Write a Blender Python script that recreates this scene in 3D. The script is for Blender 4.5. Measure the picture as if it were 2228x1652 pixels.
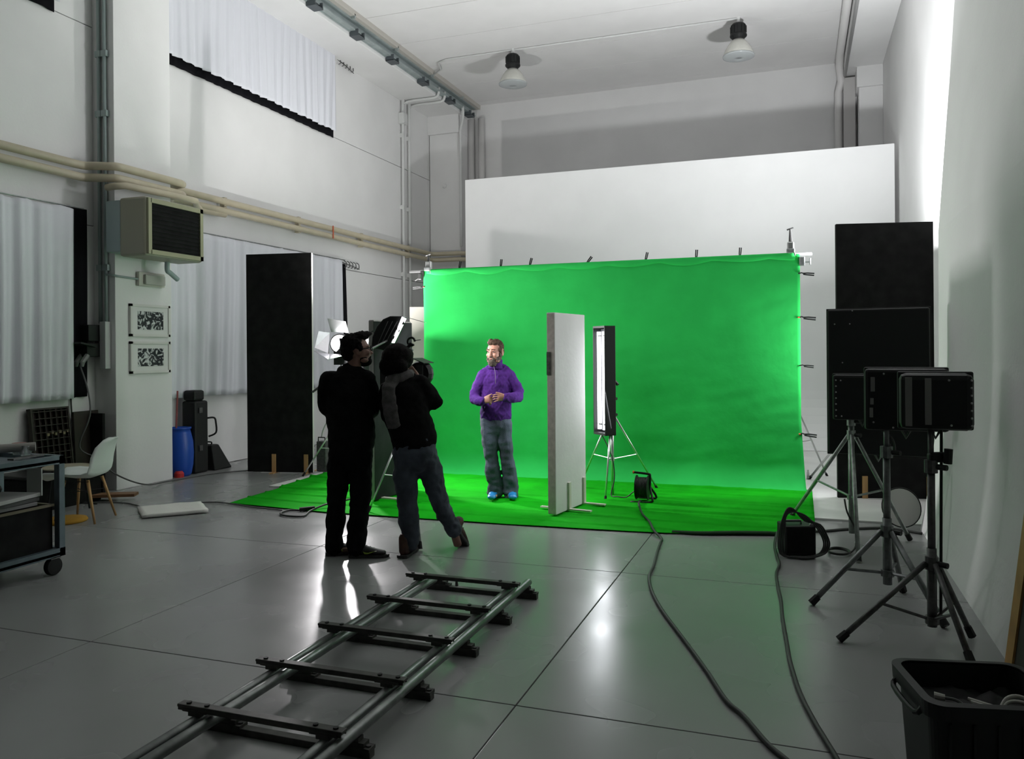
import bpy, bmesh, math, random
from mathutils import Vector, Matrix, noise
for o in list(bpy.data.objects): bpy.data.objects.remove(o)
S = bpy.context.scene; C = S.collection
R = math.radians; PI = math.pi
random.seed(4)

# ------------------------------------------------------------------ camera, world, light, exposure
YAW = R(19.7)
Fv = Vector((-math.sin(YAW), math.cos(YAW), 0)); Rv = Vector((math.cos(YAW), math.sin(YAW), 0)); Uv = Vector((0, 0, 1))
cam_d = bpy.data.cameras.new('camera'); cam = bpy.data.objects.new('camera', cam_d); C.objects.link(cam)
cam_d.sensor_fit = 'HORIZONTAL'; cam_d.sensor_width = 36; cam_d.lens = 1747/2228*36
cam_d.shift_y = -64/2228; cam_d.clip_start = .05; cam_d.clip_end = 100
rl = .008
i_ = (Rv - Uv*rl).normalized(); j_ = (Uv + Rv*rl).normalized(); k_ = -Fv
cam.matrix_world = Matrix(((i_.x, j_.x, k_.x, 0), (i_.y, j_.y, k_.y, 0), (i_.z, j_.z, k_.z, 1.6), (0, 0, 0, 1)))
S.camera = cam
S.view_settings.view_transform = 'Standard'; S.view_settings.look = 'None'; S.view_settings.gamma = 1
S.view_settings.use_curve_mapping = False; S.view_settings.exposure = 0.24
w = bpy.data.worlds.new('world'); S.world = w; w.use_nodes = True
w.node_tree.nodes['Background'].inputs[0].default_value = (.55, .62, .62, 1)
w.node_tree.nodes['Background'].inputs[1].default_value = .006

def area(name, loc, target, power, sx, sy, color=(1, 1, 1), spread=180):
    l = bpy.data.lights.new(name, 'AREA'); l.energy = power; l.shape = 'RECTANGLE'; l.size = sx; l.size_y = sy; l.color = color
    l.spread = R(spread)
    o = bpy.data.objects.new(name, l); C.objects.link(o); o.location = loc
    d = Vector(target) - Vector(loc); o.rotation_euler = d.to_track_quat('-Z', 'Y').to_euler()
    return o
P_LEFT, P_RIGHT, P_FRES, P_FILL, P_TUBE, P_BANK = 220, 255, 120, 31, 11, 20
area('flood_light_left', (-5.30, 9.02, 1.56), (-6.0, 8.85, 3.0), P_LEFT, .11, .11, (1, .98, .97), 175)
area('flood_light_right', (.80, 9.66, 2.55), (.4, 9.75, 4.7), P_RIGHT, .4, .4, (.97, .98, 1), 172)
area('added_fill_right', (.62, 9.34, 1.65), (-2.5, 7.5, 1.2), P_FILL, .25, .8, (.97, .98, 1))  # added fill without a fixture, for the white flat and the man's side
area('fresnel_light', (-5.46, 8.82, 1.73), (-3.0, 8.7, 1.3), P_FRES, .22, .22, (1, .96, .98), 160)
area('tube_light', (-1.99, 8.33, 1.28), (-2.7, 7.6, 1.1), P_TUBE, .14, 1.05, (.93, .95, 1))
area('bank_light', (-3.56, 7.27, 1.83), (-2.95, 8.3, 1.2), P_BANK, .35, .3, (1, 1, 1))

# ------------------------------------------------------------------ helpers
def mat(name, col, rough=.6, metal=0, var=0, scale=6, bump=0, bscale=80, emit=0, spec=.5, stretch=(1, 1, 1), trans=0, alpha=1):
    m = bpy.data.materials.new(name); m.use_nodes = True; nt = m.node_tree; b = nt.nodes['Principled BSDF']
    b.inputs['Base Color'].default_value = (*col, 1); b.inputs['Roughness'].default_value = rough
    b.inputs['Metallic'].default_value = metal; b.inputs['Specular IOR Level'].default_value = spec
    if trans: b.inputs['Transmission Weight'].default_value = trans
    if alpha < 1: b.inputs['Alpha'].default_value = alpha
    if emit:
        b.inputs['Emission Color'].default_value = (*col, 1); b.inputs['Emission Strength'].default_value = emit
    if var or bump:
        tc = nt.nodes.new('ShaderNodeTexCoord'); mp = nt.nodes.new('ShaderNodeMapping'); mp.inputs['Scale'].default_value = stretch
        nt.links.new(tc.outputs['Object'], mp.inputs[0])
    if var:
        n = nt.nodes.new('ShaderNodeTexNoise'); n.inputs['Scale'].default_value = scale; n.inputs['Detail'].default_value = 5
        nt.links.new(mp.outputs[0], n.inputs['Vector'])
        r = nt.nodes.new('ShaderNodeValToRGB'); r.color_ramp.elements[0].position = .35; r.color_ramp.elements[1].position = .65
        r.color_ramp.elements[0].color = (*[c*(1-var) for c in col], 1); r.color_ramp.elements[1].color = (*[min(1, c*(1+var)) for c in col], 1)
        nt.links.new(n.outputs[0], r.inputs[0]); nt.links.new(r.outputs[0], b.inputs['Base Color'])
    if bump:
        n2 = nt.nodes.new('ShaderNodeTexNoise'); n2.inputs['Scale'].default_value = bscale; n2.inputs['Detail'].default_value = 3
        nt.links.new(mp.outputs[0], n2.inputs['Vector'])
        bp = nt.nodes.new('ShaderNodeBump'); bp.inputs['Strength'].default_value = bump; bp.inputs['Distance'].default_value = .01
        nt.links.new(n2.outputs[0], bp.inputs['Height']); nt.links.new(bp.outputs[0], b.inputs['Normal'])
    return m

def bm_(): return bmesh.new()
WM = {}
def obj(name, bm, m, parent=None, smooth=False, local=False, bevel=0, solid=0, double=True):
    me = bpy.data.meshes.new(name)
    if double: bmesh.ops.remove_doubles(bm, verts=bm.verts, dist=1e-5)
    if not local and parent is not None: bmesh.ops.transform(bm, matrix=WM[parent.name].inverted(), verts=bm.verts)
    bmesh.ops.recalc_face_normals(bm, faces=bm.faces)
    bm.to_mesh(me); bm.free()
    for mm in (m if isinstance(m, (list, tuple)) else [m]): me.materials.append(mm)
    if smooth:
        for p in me.polygons: p.use_smooth = True
    o = bpy.data.objects.new(name, me); C.objects.link(o)
    if parent is not None: o.parent = parent; WM[o.name] = WM[parent.name]
    else: WM[o.name] = Matrix.Identity(4)
    if solid:
        md = o.modifiers.new('solid', 'SOLIDIFY'); md.thickness = solid; md.offset = 0
    if bevel:
        md = o.modifiers.new('bevel', 'BEVEL'); md.width = bevel; md.segments = 2; md.limit_method = 'ANGLE'
    return o
def thing(name, label, cat, loc=(0, 0, 0), rz=0, group=None):
    o = bpy.data.objects.new(name, None); o.empty_display_size = .1; C.objects.link(o); o.location = loc; o.rotation_euler = (0, 0, rz)
    o['label'] = label; o['category'] = cat
    if group: o['group'] = group
    WM[o.name] = Matrix.Translation(loc) @ Matrix.Rotation(rz, 4, 'Z')
    return o
def tag(o, label, cat, group=None, kind=None):
    o['label'] = label; o['category'] = cat
    if group: o['group'] = group
    if kind: o['kind'] = kind
    return o
def struct(o, label=None):
    o['kind'] = 'structure'
    if label: o['label'] = label
    return o
def dup(root, loc, rz=None, label=None):
    r = root.copy(); C.objects.link(r); r.location = loc
    if rz is not None: r.rotation_euler = (0, 0, rz)
    if label: r['label'] = label
    for ch in list(root.children):
        c = ch.copy(); C.objects.link(c); c.parent = r
        for g in list(ch.children):
            d = g.copy(); C.objects.link(d); d.parent = c
    return r
def box(bm, c, s, rz=0, mtx=None):
    m = Matrix.Translation(c) @ Matrix.Rotation(rz, 4, 'Z')
    if mtx: m = Matrix.Translation(c) @ mtx
    m = m @ Matrix.Diagonal((s[0], s[1], s[2], 1))
    bmesh.ops.create_cube(bm, size=1, matrix=m); return bm
def bb(bm, x0, x1, y0, y1, z0, z1): return box(bm, ((x0+x1)/2, (y0+y1)/2, (z0+z1)/2), (x1-x0, y1-y0, z1-z0))
def ring(bm, c, a, b, ra, rb, n): return [bm.verts.new(c + a*math.cos(2*PI*i/n)*ra + b*math.sin(2*PI*i/n)*rb) for i in range(n)]
def loft(bm, rings, closed_ends=True):
    n = len(rings[0])
    for r0, r1 in zip(rings, rings[1:]):
        for i in range(n): bm.faces.new((r0[i], r0[(i+1) % n], r1[(i+1) % n], r1[i]))
    if closed_ends: bm.faces.new(rings[0][::-1]); bm.faces.new(rings[-1])
def tube(bm, pts, r, n=8):
    pts = [Vector(p) for p in pts]; rs = r if isinstance(r, (list, tuple)) else [r]*len(pts)
    prev = None; rings = []
    for i, p in enumerate(pts):
        t = (pts[min(i+1, len(pts)-1)] - pts[max(i-1, 0)]).normalized()
        if prev is None:
            a = t.cross(Vector((0, 0, 1)));
            if a.length < .1: a = t.cross(Vector((1, 0, 0)))
        else: a = prev - t*prev.dot(t)
        a.normalize(); prev = a; rings.append(ring(bm, p, a, t.cross(a), rs[i], rs[i], n))
    loft(bm, rings); return bm
def limb(bm, st, xa=(1, 0, 0), n=14, cap=True):
    """stations (point, rx, ry): elliptical loft, rounded ends"""
    st = [(Vector(p), rx, ry) for p, rx, ry in st]; xa = Vector(xa)
    P = [s[0] for s in st]
    if cap:
        t0 = (P[0]-P[1]).normalized(); t1 = (P[-1]-P[-2]).normalized()
        a = st[0]; z = st[-1]; q0 = min(a[1], a[2]); q1 = min(z[1], z[2])
        st = [(P[0]+t0*q0*.85, a[1]*.3, a[2]*.3), (P[0]+t0*q0*.6, a[1]*.75, a[2]*.75)] + st + [(P[-1]+t1*q1*.6, z[1]*.75, z[2]*.75), (P[-1]+t1*q1*.85, z[1]*.3, z[2]*.3)]
    P = [s[0] for s in st]; rings = []
    for i, (p, rx, ry) in enumerate(st):
        t = (P[min(i+1, len(P)-1)] - P[max(i-1, 0)]).normalized()
        a = xa - t*xa.dot(t)
        if a.length < .15: a = Vector((0, 1, 0)) - t*t.y
        a.normalize(); rings.append(ring(bm, p, a, t.cross(a), rx, ry, n))
    loft(bm, rings); return bm
def ell(bm, c, r, mtx=None, seg=16):
    m = Matrix.Translation(c) @ (mtx or Matrix.Identity(4)) @ Matrix.Diagonal((*r, 1))
    bmesh.ops.create_uvsphere(bm, u_segments=seg, v_segments=seg//2+2, radius=1, matrix=m); return bm
def lathe(bm, c, prof, n=24, axis='Z'):
    c = Vector(c); rings = []
    for r, z in prof:
        r = max(r, 1e-4)
        rings.append([bm.verts.new(c + (Vector((math.cos(2*PI*i/n)*r, math.sin(2*PI*i/n)*r, z)) if axis == 'Z' else Vector((math.cos(2*PI*i/n)*r, z, math.sin(2*PI*i/n)*r)))) for i in range(n)])
    loft(bm, rings); return bm
def spline(pts, k=6):
    pts = [Vector(p) for p in pts]; out = []
    for i in range(len(pts)-1):
        p0 = pts[max(i-1, 0)]; p1 = pts[i]; p2 = pts[i+1]; p3 = pts[min(i+2, len(pts)-1)]
        for j in range(k):
            t = j/k; out.append(.5*((2*p1)+(-p0+p2)*t+(2*p0-5*p1+4*p2-p3)*t*t+(-p0+3*p1-3*p2+p3)*t**3))
    return out+[pts[-1]]
def grid(bm, nu, nv, f):
    V = [[bm.verts.new(f(i/nu, j/nv)) for i in range(nu+1)] for j in range(nv+1)]
    for j in range(nv):
        for i in range(nu): bm.faces.new((V[j][i], V[j][i+1], V[j+1][i+1], V[j+1][i]))
    return bm
def fuse(name, bm, m, parent, voxel=.01, it=4, disp=None, label=None):
    """one continuous surface out of overlapping limbs; bm is in the parent's local frame"""
    me = bpy.data.meshes.new(name); bmesh.ops.recalc_face_normals(bm, faces=bm.faces); bm.to_mesh(me); bm.free()
    t = bpy.data.objects.new('t', me); C.objects.link(t)
    a = t.modifiers.new('r', 'REMESH'); a.mode = 'VOXEL'; a.voxel_size = voxel
    b = t.modifiers.new('s', 'SMOOTH'); b.factor = .5; b.iterations = it
    bpy.context.view_layer.update()
    me2 = bpy.data.meshes.new_from_object(t.evaluated_get(bpy.context.evaluated_depsgraph_get()))
    bpy.data.objects.remove(t)
    if disp:
        nr = [v.normal.copy() for v in me2.vertices]
        for v, q in zip(me2.vertices, nr): v.co += q*disp(v.co)
    for p in me2.polygons: p.use_smooth = True
    me2.materials.clear(); me2.materials.append(m); me2.name = name
    o = bpy.data.objects.new(name, me2); C.objects.link(o)
    if parent is not None: o.parent = parent; WM[o.name] = WM[parent.name]
    if label: o['label'] = label
    return o
def yf(x, d, z=0): return Rv*x + Fv*d + Vector((0, 0, z))   # a frame turned 19.7 degrees from the room's walls

# ------------------------------------------------------------------ materials
WHITE = mat('white_paint', (.74, .74, .735), .75, var=.03, scale=1.2, bump=.12, bscale=30)
WHITE2 = mat('cyclorama_paint', (.80, .80, .80), .8, var=.015, scale=2)
CEIL = mat('ceiling_paint', (.76, .755, .75), .85, var=.02, scale=2)
PLASTIC_W = mat('white_plastic', (.72, .78, .74), .35)
CREAM = mat('cream_pipe_paint', (.50, .45, .33), .45, var=.05)
GREYM = mat('galvanised_steel', (.36, .38, .38), .42, .75, var=.15, scale=20)
DGREYM = mat('dark_steel', (.10, .10, .10), .4, .7, var=.2, scale=30)
RAILM = mat('grey_green_rail', (.36, .41, .41), .5, .3, var=.1)
BLACK = mat('black_paint', (.012, .012, .012), .8, var=.3, scale=8, spec=.12)
BLACKP = mat('black_plastic', (.012, .013, .013), .5, spec=.25)
RUBBER = mat('black_rubber', (.015, .015, .015), .7, spec=.25)
CABLE = mat('black_cable', (.02, .022, .02), .55)
CABLEG = mat('grey_cable', (.10, .10, .10), .6)
CHROME = mat('silver_metal', (.62, .62, .62), .3, .9)
WOOD = mat('pine_wood', (.46, .27, .11), .6, var=.2, scale=8, stretch=(1, 1, .2))
WOODD = mat('dark_wood', (.022, .015, .010), .6, var=.3, scale=6)
FOAM = mat('white_foam_board', (.72, .71, .68), .8, bump=.3, bscale=120)
FOAME = mat('foam_board_edge', (.50, .45, .41), .9, var=.12, scale=20)
CURT = mat('white_curtain_cloth', (.70, .71, .76), .9, bump=.25, bscale=220)
CURTB = mat('black_curtain_cloth', (.008, .008, .010), .95, spec=.1)
EMIT = mat('lamp_glow', (1, .98, 1), .5, emit=6)
TUBEM = mat('fluorescent_glow', (.94, .95, 1), .5, emit=5)
ALU = mat('aluminium_reflector', (.62, .62, .65), .38, 1, bump=.25, bscale=14)
CEILLINE = mat('joint_shadow_gap', (.30, .29, .28), .9)

# green cloths
def cloth_mat(name, col, var, rough=.85):
    return mat(name, col, rough, var=var, scale=3, bump=.35, bscale=9, spec=.1)
GREEN = cloth_mat('green_screen_cloth', (.028, .50, .095), .05)
GREENF = cloth_mat('green_floor_cloth', (.005, .36, .006), .10)
# floor: power-floated grey resin, glossy, scuffed
FLOOR = mat('grey_resin_floor', (.27, .275, .273), .28, spec=.38, var=.03, scale=1.3, bump=.05, bscale=3)
nt = FLOOR.node_tree; n = nt.nodes.new('ShaderNodeTexNoise'); n.inputs['Scale'].default_value = 1.6; n.inputs['Detail'].default_value = 2
mr = nt.nodes.new('ShaderNodeMapRange'); mr.inputs[1].default_value = .2; mr.inputs[2].default_value = .8; mr.inputs[3].default_value = .20; mr.inputs[4].default_value = .32
tc = nt.nodes.new('ShaderNodeTexCoord'); nt.links.new(tc.outputs['Object'], n.inputs['Vector']); nt.links.new(n.outputs[0], mr.inputs[0])
nt.links.new(mr.outputs[0], nt.nodes['Principled BSDF'].inputs['Roughness'])
JOINT = mat('joint_filler', (.09, .09, .09), .8)

# ------------------------------------------------------------------ room shell
fl = struct(obj('floor', bb(bm_(), -8.6, 2.0, -4, 18, -.16, -.012), JOINT), 'glossy grey resin floor in large slabs')
xs = [-8.6, -6.22, -3.72, -1.215, 1.29, 2.0]; ys = [-4, -1.14, 1.13, 3.405, 5.675, 7.95, 10.2, 12.5, 14.8, 18]
for a, b in zip(xs, xs[1:]):
    for c, d in zip(ys, ys[1:]):
        g = .0035
        obj('slab', bb(bm_(), a+g, b-g, c+g, d-g, -.1, 0), FLOOR, fl, bevel=.002)
# ceiling of long panels
ce = struct(obj('ceiling', bb(bm_(), -8.4, 2.2, -4, 18, 7.24, 7.4), CEILLINE), 'white painted concrete ceiling with fine panel joints')
y = -4
while y < 17.9:
    obj('panel', bb(bm_(), -8.4, 2.2, y+.006, min(y+1.22, 18)-.006, 7.18, 7.25), CEIL, ce); y += 1.22
# left wall: precast panels with shadow joints
wl = struct(obj('wall_left', bb(bm_(), -8.15, -7.9, -4, 18, 0, 7.2), CEILLINE), 'tall white concrete panel wall with curtained windows')
for z0, z1 in ((0, 3.10), (3.10, 5.44), (5.44, 7.2)):
    for y0, y1 in ((-4, 7.26), (7.26, 16.33), (16.33, 18)):
        obj('panel', bb(bm_(), -8.0, -7.82, y0+.008, y1-.008, z0+.005, z1-.005), WHITE, wl, bevel=.004)
struct(obj('wall_back', bb(bm_(), -8.4, 2.2, 17, 17.2, 0, 7.2), WHITE), 'white rear wall above the white studio wall')
struct(obj('wall_right', bb(bm_(), 1.5, 1.7, -4, 17.1, 0, 7.2), WHITE), 'white right side wall behind the black flat')
struct(obj('wall_front', bb(bm_(), -8.4, 2.2, -4.2, -4, 0, 7.2), mat('front_wall_paint', (.12, .12, .12), .8)), 'wall behind the viewpoint')
# near right wall with slightly swept face
prof = [(.985, 0), (.99, .04), (1.02, .2), (1.055, .42), (1.09, .7), (1.12, 1.1), (1.135, 1.5), (1.14, 2.6), (1.19, 3.3), (1.235, 3.9), (1.28, 4.6), (1.36, 5.8), (1.43, 7.2)]
b = bm_(); rows = []
for yy in (-4, 2, 5, 7.8): rows.append([b.verts.new((x-(.0 if yy > 7 else .008), yy, z)) for x, z in prof] + [b.verts.new((1.5, yy, 7.2)), b.verts.new((1.5, yy, 0))])
n_ = len(rows[0])
for r0, r1 in zip(rows, rows[1:]):
    for i in range(n_): b.faces.new((r0[i], r0[(i+1) % n_], r1[(i+1) % n_], r1[i]))
b.faces.new(rows[0]); b.faces.new(rows[-1][::-1])
o = struct(obj('wall_right_near', b, WHITE, smooth=False), 'white near right wall running toward the viewpoint')
# studio (cyclorama) wall and its painted floor
b = bm_(); pr = [(14.0, 4.822)] + [(14.0, z) for z in (3, 2, 1.2, .9)] + [(14.0-.9*(1-math.cos(t)), .9-.9*math.sin(t)) for t in [PI/2*k/10 for k in range(1, 11)]]
pr[-1] = (13.1, .022)
V0 = [(b.verts.new((-5.927, y, z)), b.verts.new((1.437, y, z)), b.verts.new((-5.927, y+.14 if z > .9 else 14.14, z if z > .03 else 0)), b.verts.new((1.437, y+.14 if z > .9 else 14.14, z if z > .03 else 0))) for y, z in pr]
for p, q in zip(V0, V0[1:]):
    b.faces.new((p[0], p[1], q[1], q[0])); b.faces.new((p[2], p[3], q[3], q[2])); b.faces.new((p[0], q[0], q[2], p[2])); b.faces.new((p[1], q[1], q[3], p[3]))
b.faces.new((V0[0][0], V0[0][1], V0[0][3], V0[0][2])); b.faces.new(V0[-1][0:2]+(V0[-1][3], V0[-1][2]))
struct(obj('wall_studio', b, WHITE2, smooth=False), 'freestanding white studio wall curving into the floor behind the green screen')
struct(obj('floor_studio', bb(bm_(), -5.93, 1.45, 7.975, 13.3, 0, .018), mat('white_floor_paint', (.70, .70, .69), .45, var=.06, scale=2), bevel=.003), 'white painted studio floor panel under the green cloth')
# beams
struct(obj('trim_1', bb(bm_(), -7.82, -7.0, -4, 17, 6.84, 7.19), WHITE, bevel=.01), 'white concrete beam along the left wall')
struct(obj('trim_2', bb(bm_(), .84, 1.5, -4, 17, 6.86, 7.19), WHITE, bevel=.01), 'white concrete beam along the right wall')
struct(obj('trim_3', bb(bm_(), -6.99, -6.80, -4, 17, 7.09, 7.18), mat('beige_rail_cover', (.48, .46, .42), .6), bevel=.005), 'beige casing above the crane rail')
# pillars
p1 = struct(obj('pillar_left', bb(bm_(), -7.86, -7.5, 7.25, 8.14, 0, 7.15), WHITE, bevel=.006), 'white square pillar with two framed pictures')
p2 = struct(obj('pillar_back', bb(bm_(), -7.80, -7.06, 16.4, 17, 0, 6.44), WHITE, bevel=.006), 'white rear corner pillar with block capital')
obj('capital', bb(bm_(), -7.90, -7.28+.22, 16.33, 17, 6.44, 6.85), WHITE, p2, bevel=.008)
p3 = struct(obj('pillar_right', bb(bm_(), 1.09, 1.5, 16.42, 17, 0, 6.5), WHITE, bevel=.006), 'white rear right pillar with block capital')
obj('capital', bb(bm_(), 1.05, 1.5, 16.36, 17, 6.48, 6.87), WHITE, p3, bevel=.008)
obj('round_cap', lathe(bm_(), (-7.434, 16.39, 5.28), [(.03, 0), (.05, .0), (.04, -.03), (0, -.04)], 12, 'Y'), WHITE, p2)
# board leaning at the right edge
t = thing('leaning_board', 'brown panel with an orange wooden edge leaning by the right wall at the picture edge', 'panel', (.95, 4.3, 0))
def slab_yz(y0, z0, y1, z1, w_, xa, xb):
    b = bm_(); P_ = [(y0, z0), (y1, z1), (y1-w_, z1), (y0-w_, z0)]
    A = [b.verts.new((xa, y, z)) for y, z in P_]; B = [b.verts.new((xb, y, z)) for y, z in P_]
    b.faces.new(A); b.faces.new(B[::-1])
    for i in range(4): b.faces.new((A[i], A[(i+1) % 4], B[(i+1) % 4], B[i]))
    return b
obj('edge_strip', slab_yz(4.50, 0, 3.95, 1.15, .12, .925, .955), mat('orange_varnished_wood', (.42, .24, .07), .5, var=.15, scale=5), t)
obj('panel_face', slab_yz(4.38, 0, 3.83, 1.15, .7, .935, .955), WOODD, t)

# crane rail with brackets
t = thing('crane_rail', 'long grey steel crane rail under the ceiling along the left beam', 'rail', (-6.93, 6, 6.95))
b = bm_(); bb(b, -6.995, -6.975, -3, 16.9, 6.9, 7.09); bb(b, -6.99, -6.88, -3, 16.9, 6.915, 6.935); bb(b, -6.99, -6.88, -3, 16.9, 7.07, 7.088)
obj('channel', b, RAILM, t)
BRK = mat('dark_bracket_steel', (.10, .115, .125), .5, .4)
for yy in (5.4, 6.7, 7.97, 9.24, 10.51, 11.76, 12.99, 14.26, 15.54, 16.6):
    b = bm_(); bb(b, -6.99, -6.83, yy-.11, yy+.11, 6.83, 6.85); bb(b, -6.99, -6.83, yy-.11, yy-.09, 6.84, 6.94); bb(b, -6.99, -6.83, yy+.09, yy+.11, 6.84, 6.94)
    obj('bracket', b, BRK, t)
for k in range(9):
    yy = 4+k*1.5; obj('clip', bb(bm_(), -6.87, -6.80, yy, yy+.03, 7.05, 7.12), RAILM, t)

# cream heating pipes
def pipe(name, label, cat, pts, r, m, clips=(), k=5, group=None):
    t = thing(name, label, cat, pts[0], group=group)
    obj('tube', tube(bm_(), pts, r, 12), m, t, smooth=True)
    for c in clips:
        obj('clip', bb(bm_(), c[0]-.02, c[0]+.06, c[1]-.03, c[1]+.03, c[2]-r-.015, c[2]+r+.015), m, t)
    return t
def hp(z, off=0, lab=''):
    X = -7.68; XP = -7.36; e = .07
    pts = [(X, -3, z), (X, 7.02-e, z), (X+e*.3, 7.02-e*.3, z), (X+e, 7.02, z), (XP-e, 7.12, z), (XP-e*.3, 7.12+e*.3, z), (XP, 7.12+e, z), (XP, 8.22-e, z), (XP-e*.3, 8.22, z), (X+e, 8.27, z), (X, 8.36, z), (X, 12, z), (X, 16.1, z), (X+.04, 16.2, z), (X+.15, 16.24, z), (-7.05, 16.26, z), (-6.93, 16.36, z), (-6.93, 16.95, z)]
    return pipe('heating_pipe', lab, 'pipe', pts, .048, CREAM, [(X-.06, yy, z) for yy in (1.2, 3.6, 5.9, 9.4, 11.2, 13.2, 15.1)])
hp(3.745, 0, 'upper of the two cream heating pipes running along the left wall')
hp(3.61, 0, 'lower of the two cream heating pipes running along the left wall')
pipe('heater_feed_pipe', 'short cream pipe bending into the fan heater top', 'pipe', [(-7.45, 7.1, 3.50), (-7.3, 7.08, 3.50), (-7.22, 7.14, 3.51), (-7.22, 7.9, 3.53), (-7.25, 8.3, 3.54), (-7.5, 8.6, 3.55), (-7.69, 8.9, 3.55), (-7.69, 9.4, 3.56)], .04, CREAM)
tag(obj('pipe_valve', bb(bm_(), -7.63, -7.62, 12.1, 12.13, 3.57, 3.79), mat('red_valve', (.5, .12, .06), .5)), 'tiny reddish valve tag on the cream pipes above the tall black flat', 'valve')
# white rear down pipes
WP = mat('white_down_pipe', (.68, .67, .66), .5)
for i, (x, r, lab) in enumerate(((-6.99, .075, 'white vertical down pipe nearest the rear corner pillar'), (-6.74, .075, 'second white vertical down pipe right of the rear corner'))):
    pipe('down_pipe', lab, 'pipe', [(x, 16.88, .1), (x, 16.88, 6.84)], r, WP, [(x-.02, 16.9, z) for z in (4.2, 6.0)])
pipe('down_pipe', 'white vertical down pipe at the rear right with an elbow at the ceiling', 'pipe', [(.75, 16.85, .1), (.75, 16.85, 6.55), (.80, 16.8, 6.75), (.76, 16.6, 7.0), (.76, 16.3, 7.12), (.76, -3, 7.12)], .07, WP, [(.73, 16.88, z) for z in (4.6, 5.7)])
pipe('ceiling_pipe', 'thin grey pipe beside the white one under the right beam', 'pipe', [(.86, 16.7, 6.83), (.86, -3, 6.83)], .03, mat('grey_pipe', (.5, .5, .5), .5))
tag(obj('drain_box', bb(bm_(), .835, 1.045, 16.75, 16.995, 0, 6.8), mat('grey_wall_panel', (.50, .49, .48), .7)), 'recessed grey vertical casing between the rear right pipe and pillar', 'casing')
# conduits
CON = mat('pale_conduit', (.62, .63, .62), .5)
for dy, lab, ze in ((0, 'nearer white vertical conduit before the rear corner on the left wall', 0), (.29, 'farther white vertical conduit before the rear corner on the left wall', 0)):
    yy = 15.02+dy
    pipe('wall_conduit', lab, 'conduit', spline([(-7.76, yy, .2), (-7.76, yy, 6.6), (-7.72, yy, 6.76), (-7.5, yy, 6.80), (-7.1, yy, 6.80), (-6.95, yy, 6.84), (-6.93, yy, 7.0)], 3), .028, CON, [(-7.8, yy, z) for z in (1.5, 3.2, 4.6, 6.1)])
t = thing('junction_box', 'white junction box on the left wall conduits near the ceiling', 'junction box', (-7.8, 15.05, 6.35))
obj('casing', bb(bm_(), -7.82, -7.70, 14.93, 15.12, 6.33, 6.56), CON, t, bevel=.01); obj('lid', bb(bm_(), -7.71, -7.69, 14.95, 15.10, 6.35, 6.54), CON, t)
for x, z0, lab in ((-6.99+.0, 6.6, 'thin conduit dropping from the crane rail beside the rear pillar'),):
    pipe('rail_conduit', lab, 'conduit', spline([(-6.90, 16.2, 6.95), (-6.92, 16.25, 6.7), (-7.02, 16.35, 6.5), (-7.03, 16.36, 6.2), (-7.03, 16.36, 3.9)], 3), .03, CON)
pipe('ceiling_conduit', 'thin white conduit across the ceiling feeding the two ceiling lamps', 'conduit', [(-6.78, 14.5, 7.10), (-6.6, 14.42, 7.13), (-6.5, 14.1, 7.15), (-6.3, 14.02, 7.16), (-4.96, 14.02, 7.16), (-.95, 14.04, 7.16)], .018, CON)
GC = mat('greenish_conduit', (.30, .37, .36), .5)
for x, lab in ((-7.70, 'left of two grey-green conduits up the pillar side'), (-7.61, 'right of two grey-green conduits up the pillar side')):
    pipe('pillar_conduit', lab, 'conduit', [(x, 7.225, 1.95), (x, 7.225, 6.8)], .02, GC, [(x-.02, 7.235, z) for z in (2.6, 4.4, 5.1, 5.9)])
pipe('lamp_conduit', 'thin conduit from the pillar conduits to the emergency light', 'conduit', [(-7.62, 7.22, 2.52), (-7.50, 7.215, 2.51), (-7.47, 7.25, 2.50), (-7.47, 7.56, 2.49)], .012, GC)

# ceiling bell lamps
def bell(loc, label):
    x, y = loc
    t = thing('ceiling_lamp', label, 'lamp', (x, y, 7.17), group='bell lamps under the ceiling')
    obj('hook', tube(bm_(), [(x, y, 7.18), (x, y, 7.05)], .03), CON, t)
    b = lathe(bm_(), (x, y, 0), [(.0, 7.07), (.10, 7.07), (.125, 7.04), (.125, 6.90), (.14, 6.885), (.14, 6.86), (.10, 6.82), (.09, 6.78), (0, 6.78)], 20)
    h = obj('ballast_housing', b, BLACKP, t, smooth=False)
    for k in range(12):
        a = 2*PI*k/12; obj('cooling_fin', box(bm_(), (x+.125*math.cos(a), y+.125*math.sin(a), 6.97), (.02, .008, .12), a), BLACKP, h)
    GL = mat('ribbed_lamp_glass', (.78, .78, .72), .25, trans=.35, var=.05, scale=10)
    b = bm_(); n = 40; pr = [(.09, 6.80), (.13, 6.76), (.175, 6.70), (.215, 6.63), (.245, 6.56), (.25, 6.535)]
    rings = []
    for r, z in pr: rings.append([b.verts.new((x+(r+.003*(k % 2))*math.cos(2*PI*k/n), y+(r+.003*(k % 2))*math.sin(2*PI*k/n), z)) for k in range(n)])
    loft(b, rings, False); obj('glass_shade', b, GL, t, smooth=True, solid=.006)
    obj('shade_rim', lathe(bm_(), (x, y, 0), [(.25, 6.54), (.262, 6.535), (.262, 6.515), (.245, 6.51), (.20, 6.495), (.1, 6.485), (0, 6.48), (0, 6.49), (.1, 6.495), (.2, 6.505), (.24, 6.525)], 40), mat('lamp_lens_glass', (.72, .76, .77), .2, trans=.5), t, smooth=True)
bell((-4.96, 14.02), 'bell-shaped glass ceiling lamp with black top, the one nearer the left wall')
bell((-.93, 14.05), 'bell-shaped glass ceiling lamp with black top, the one nearer the right wall')

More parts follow.
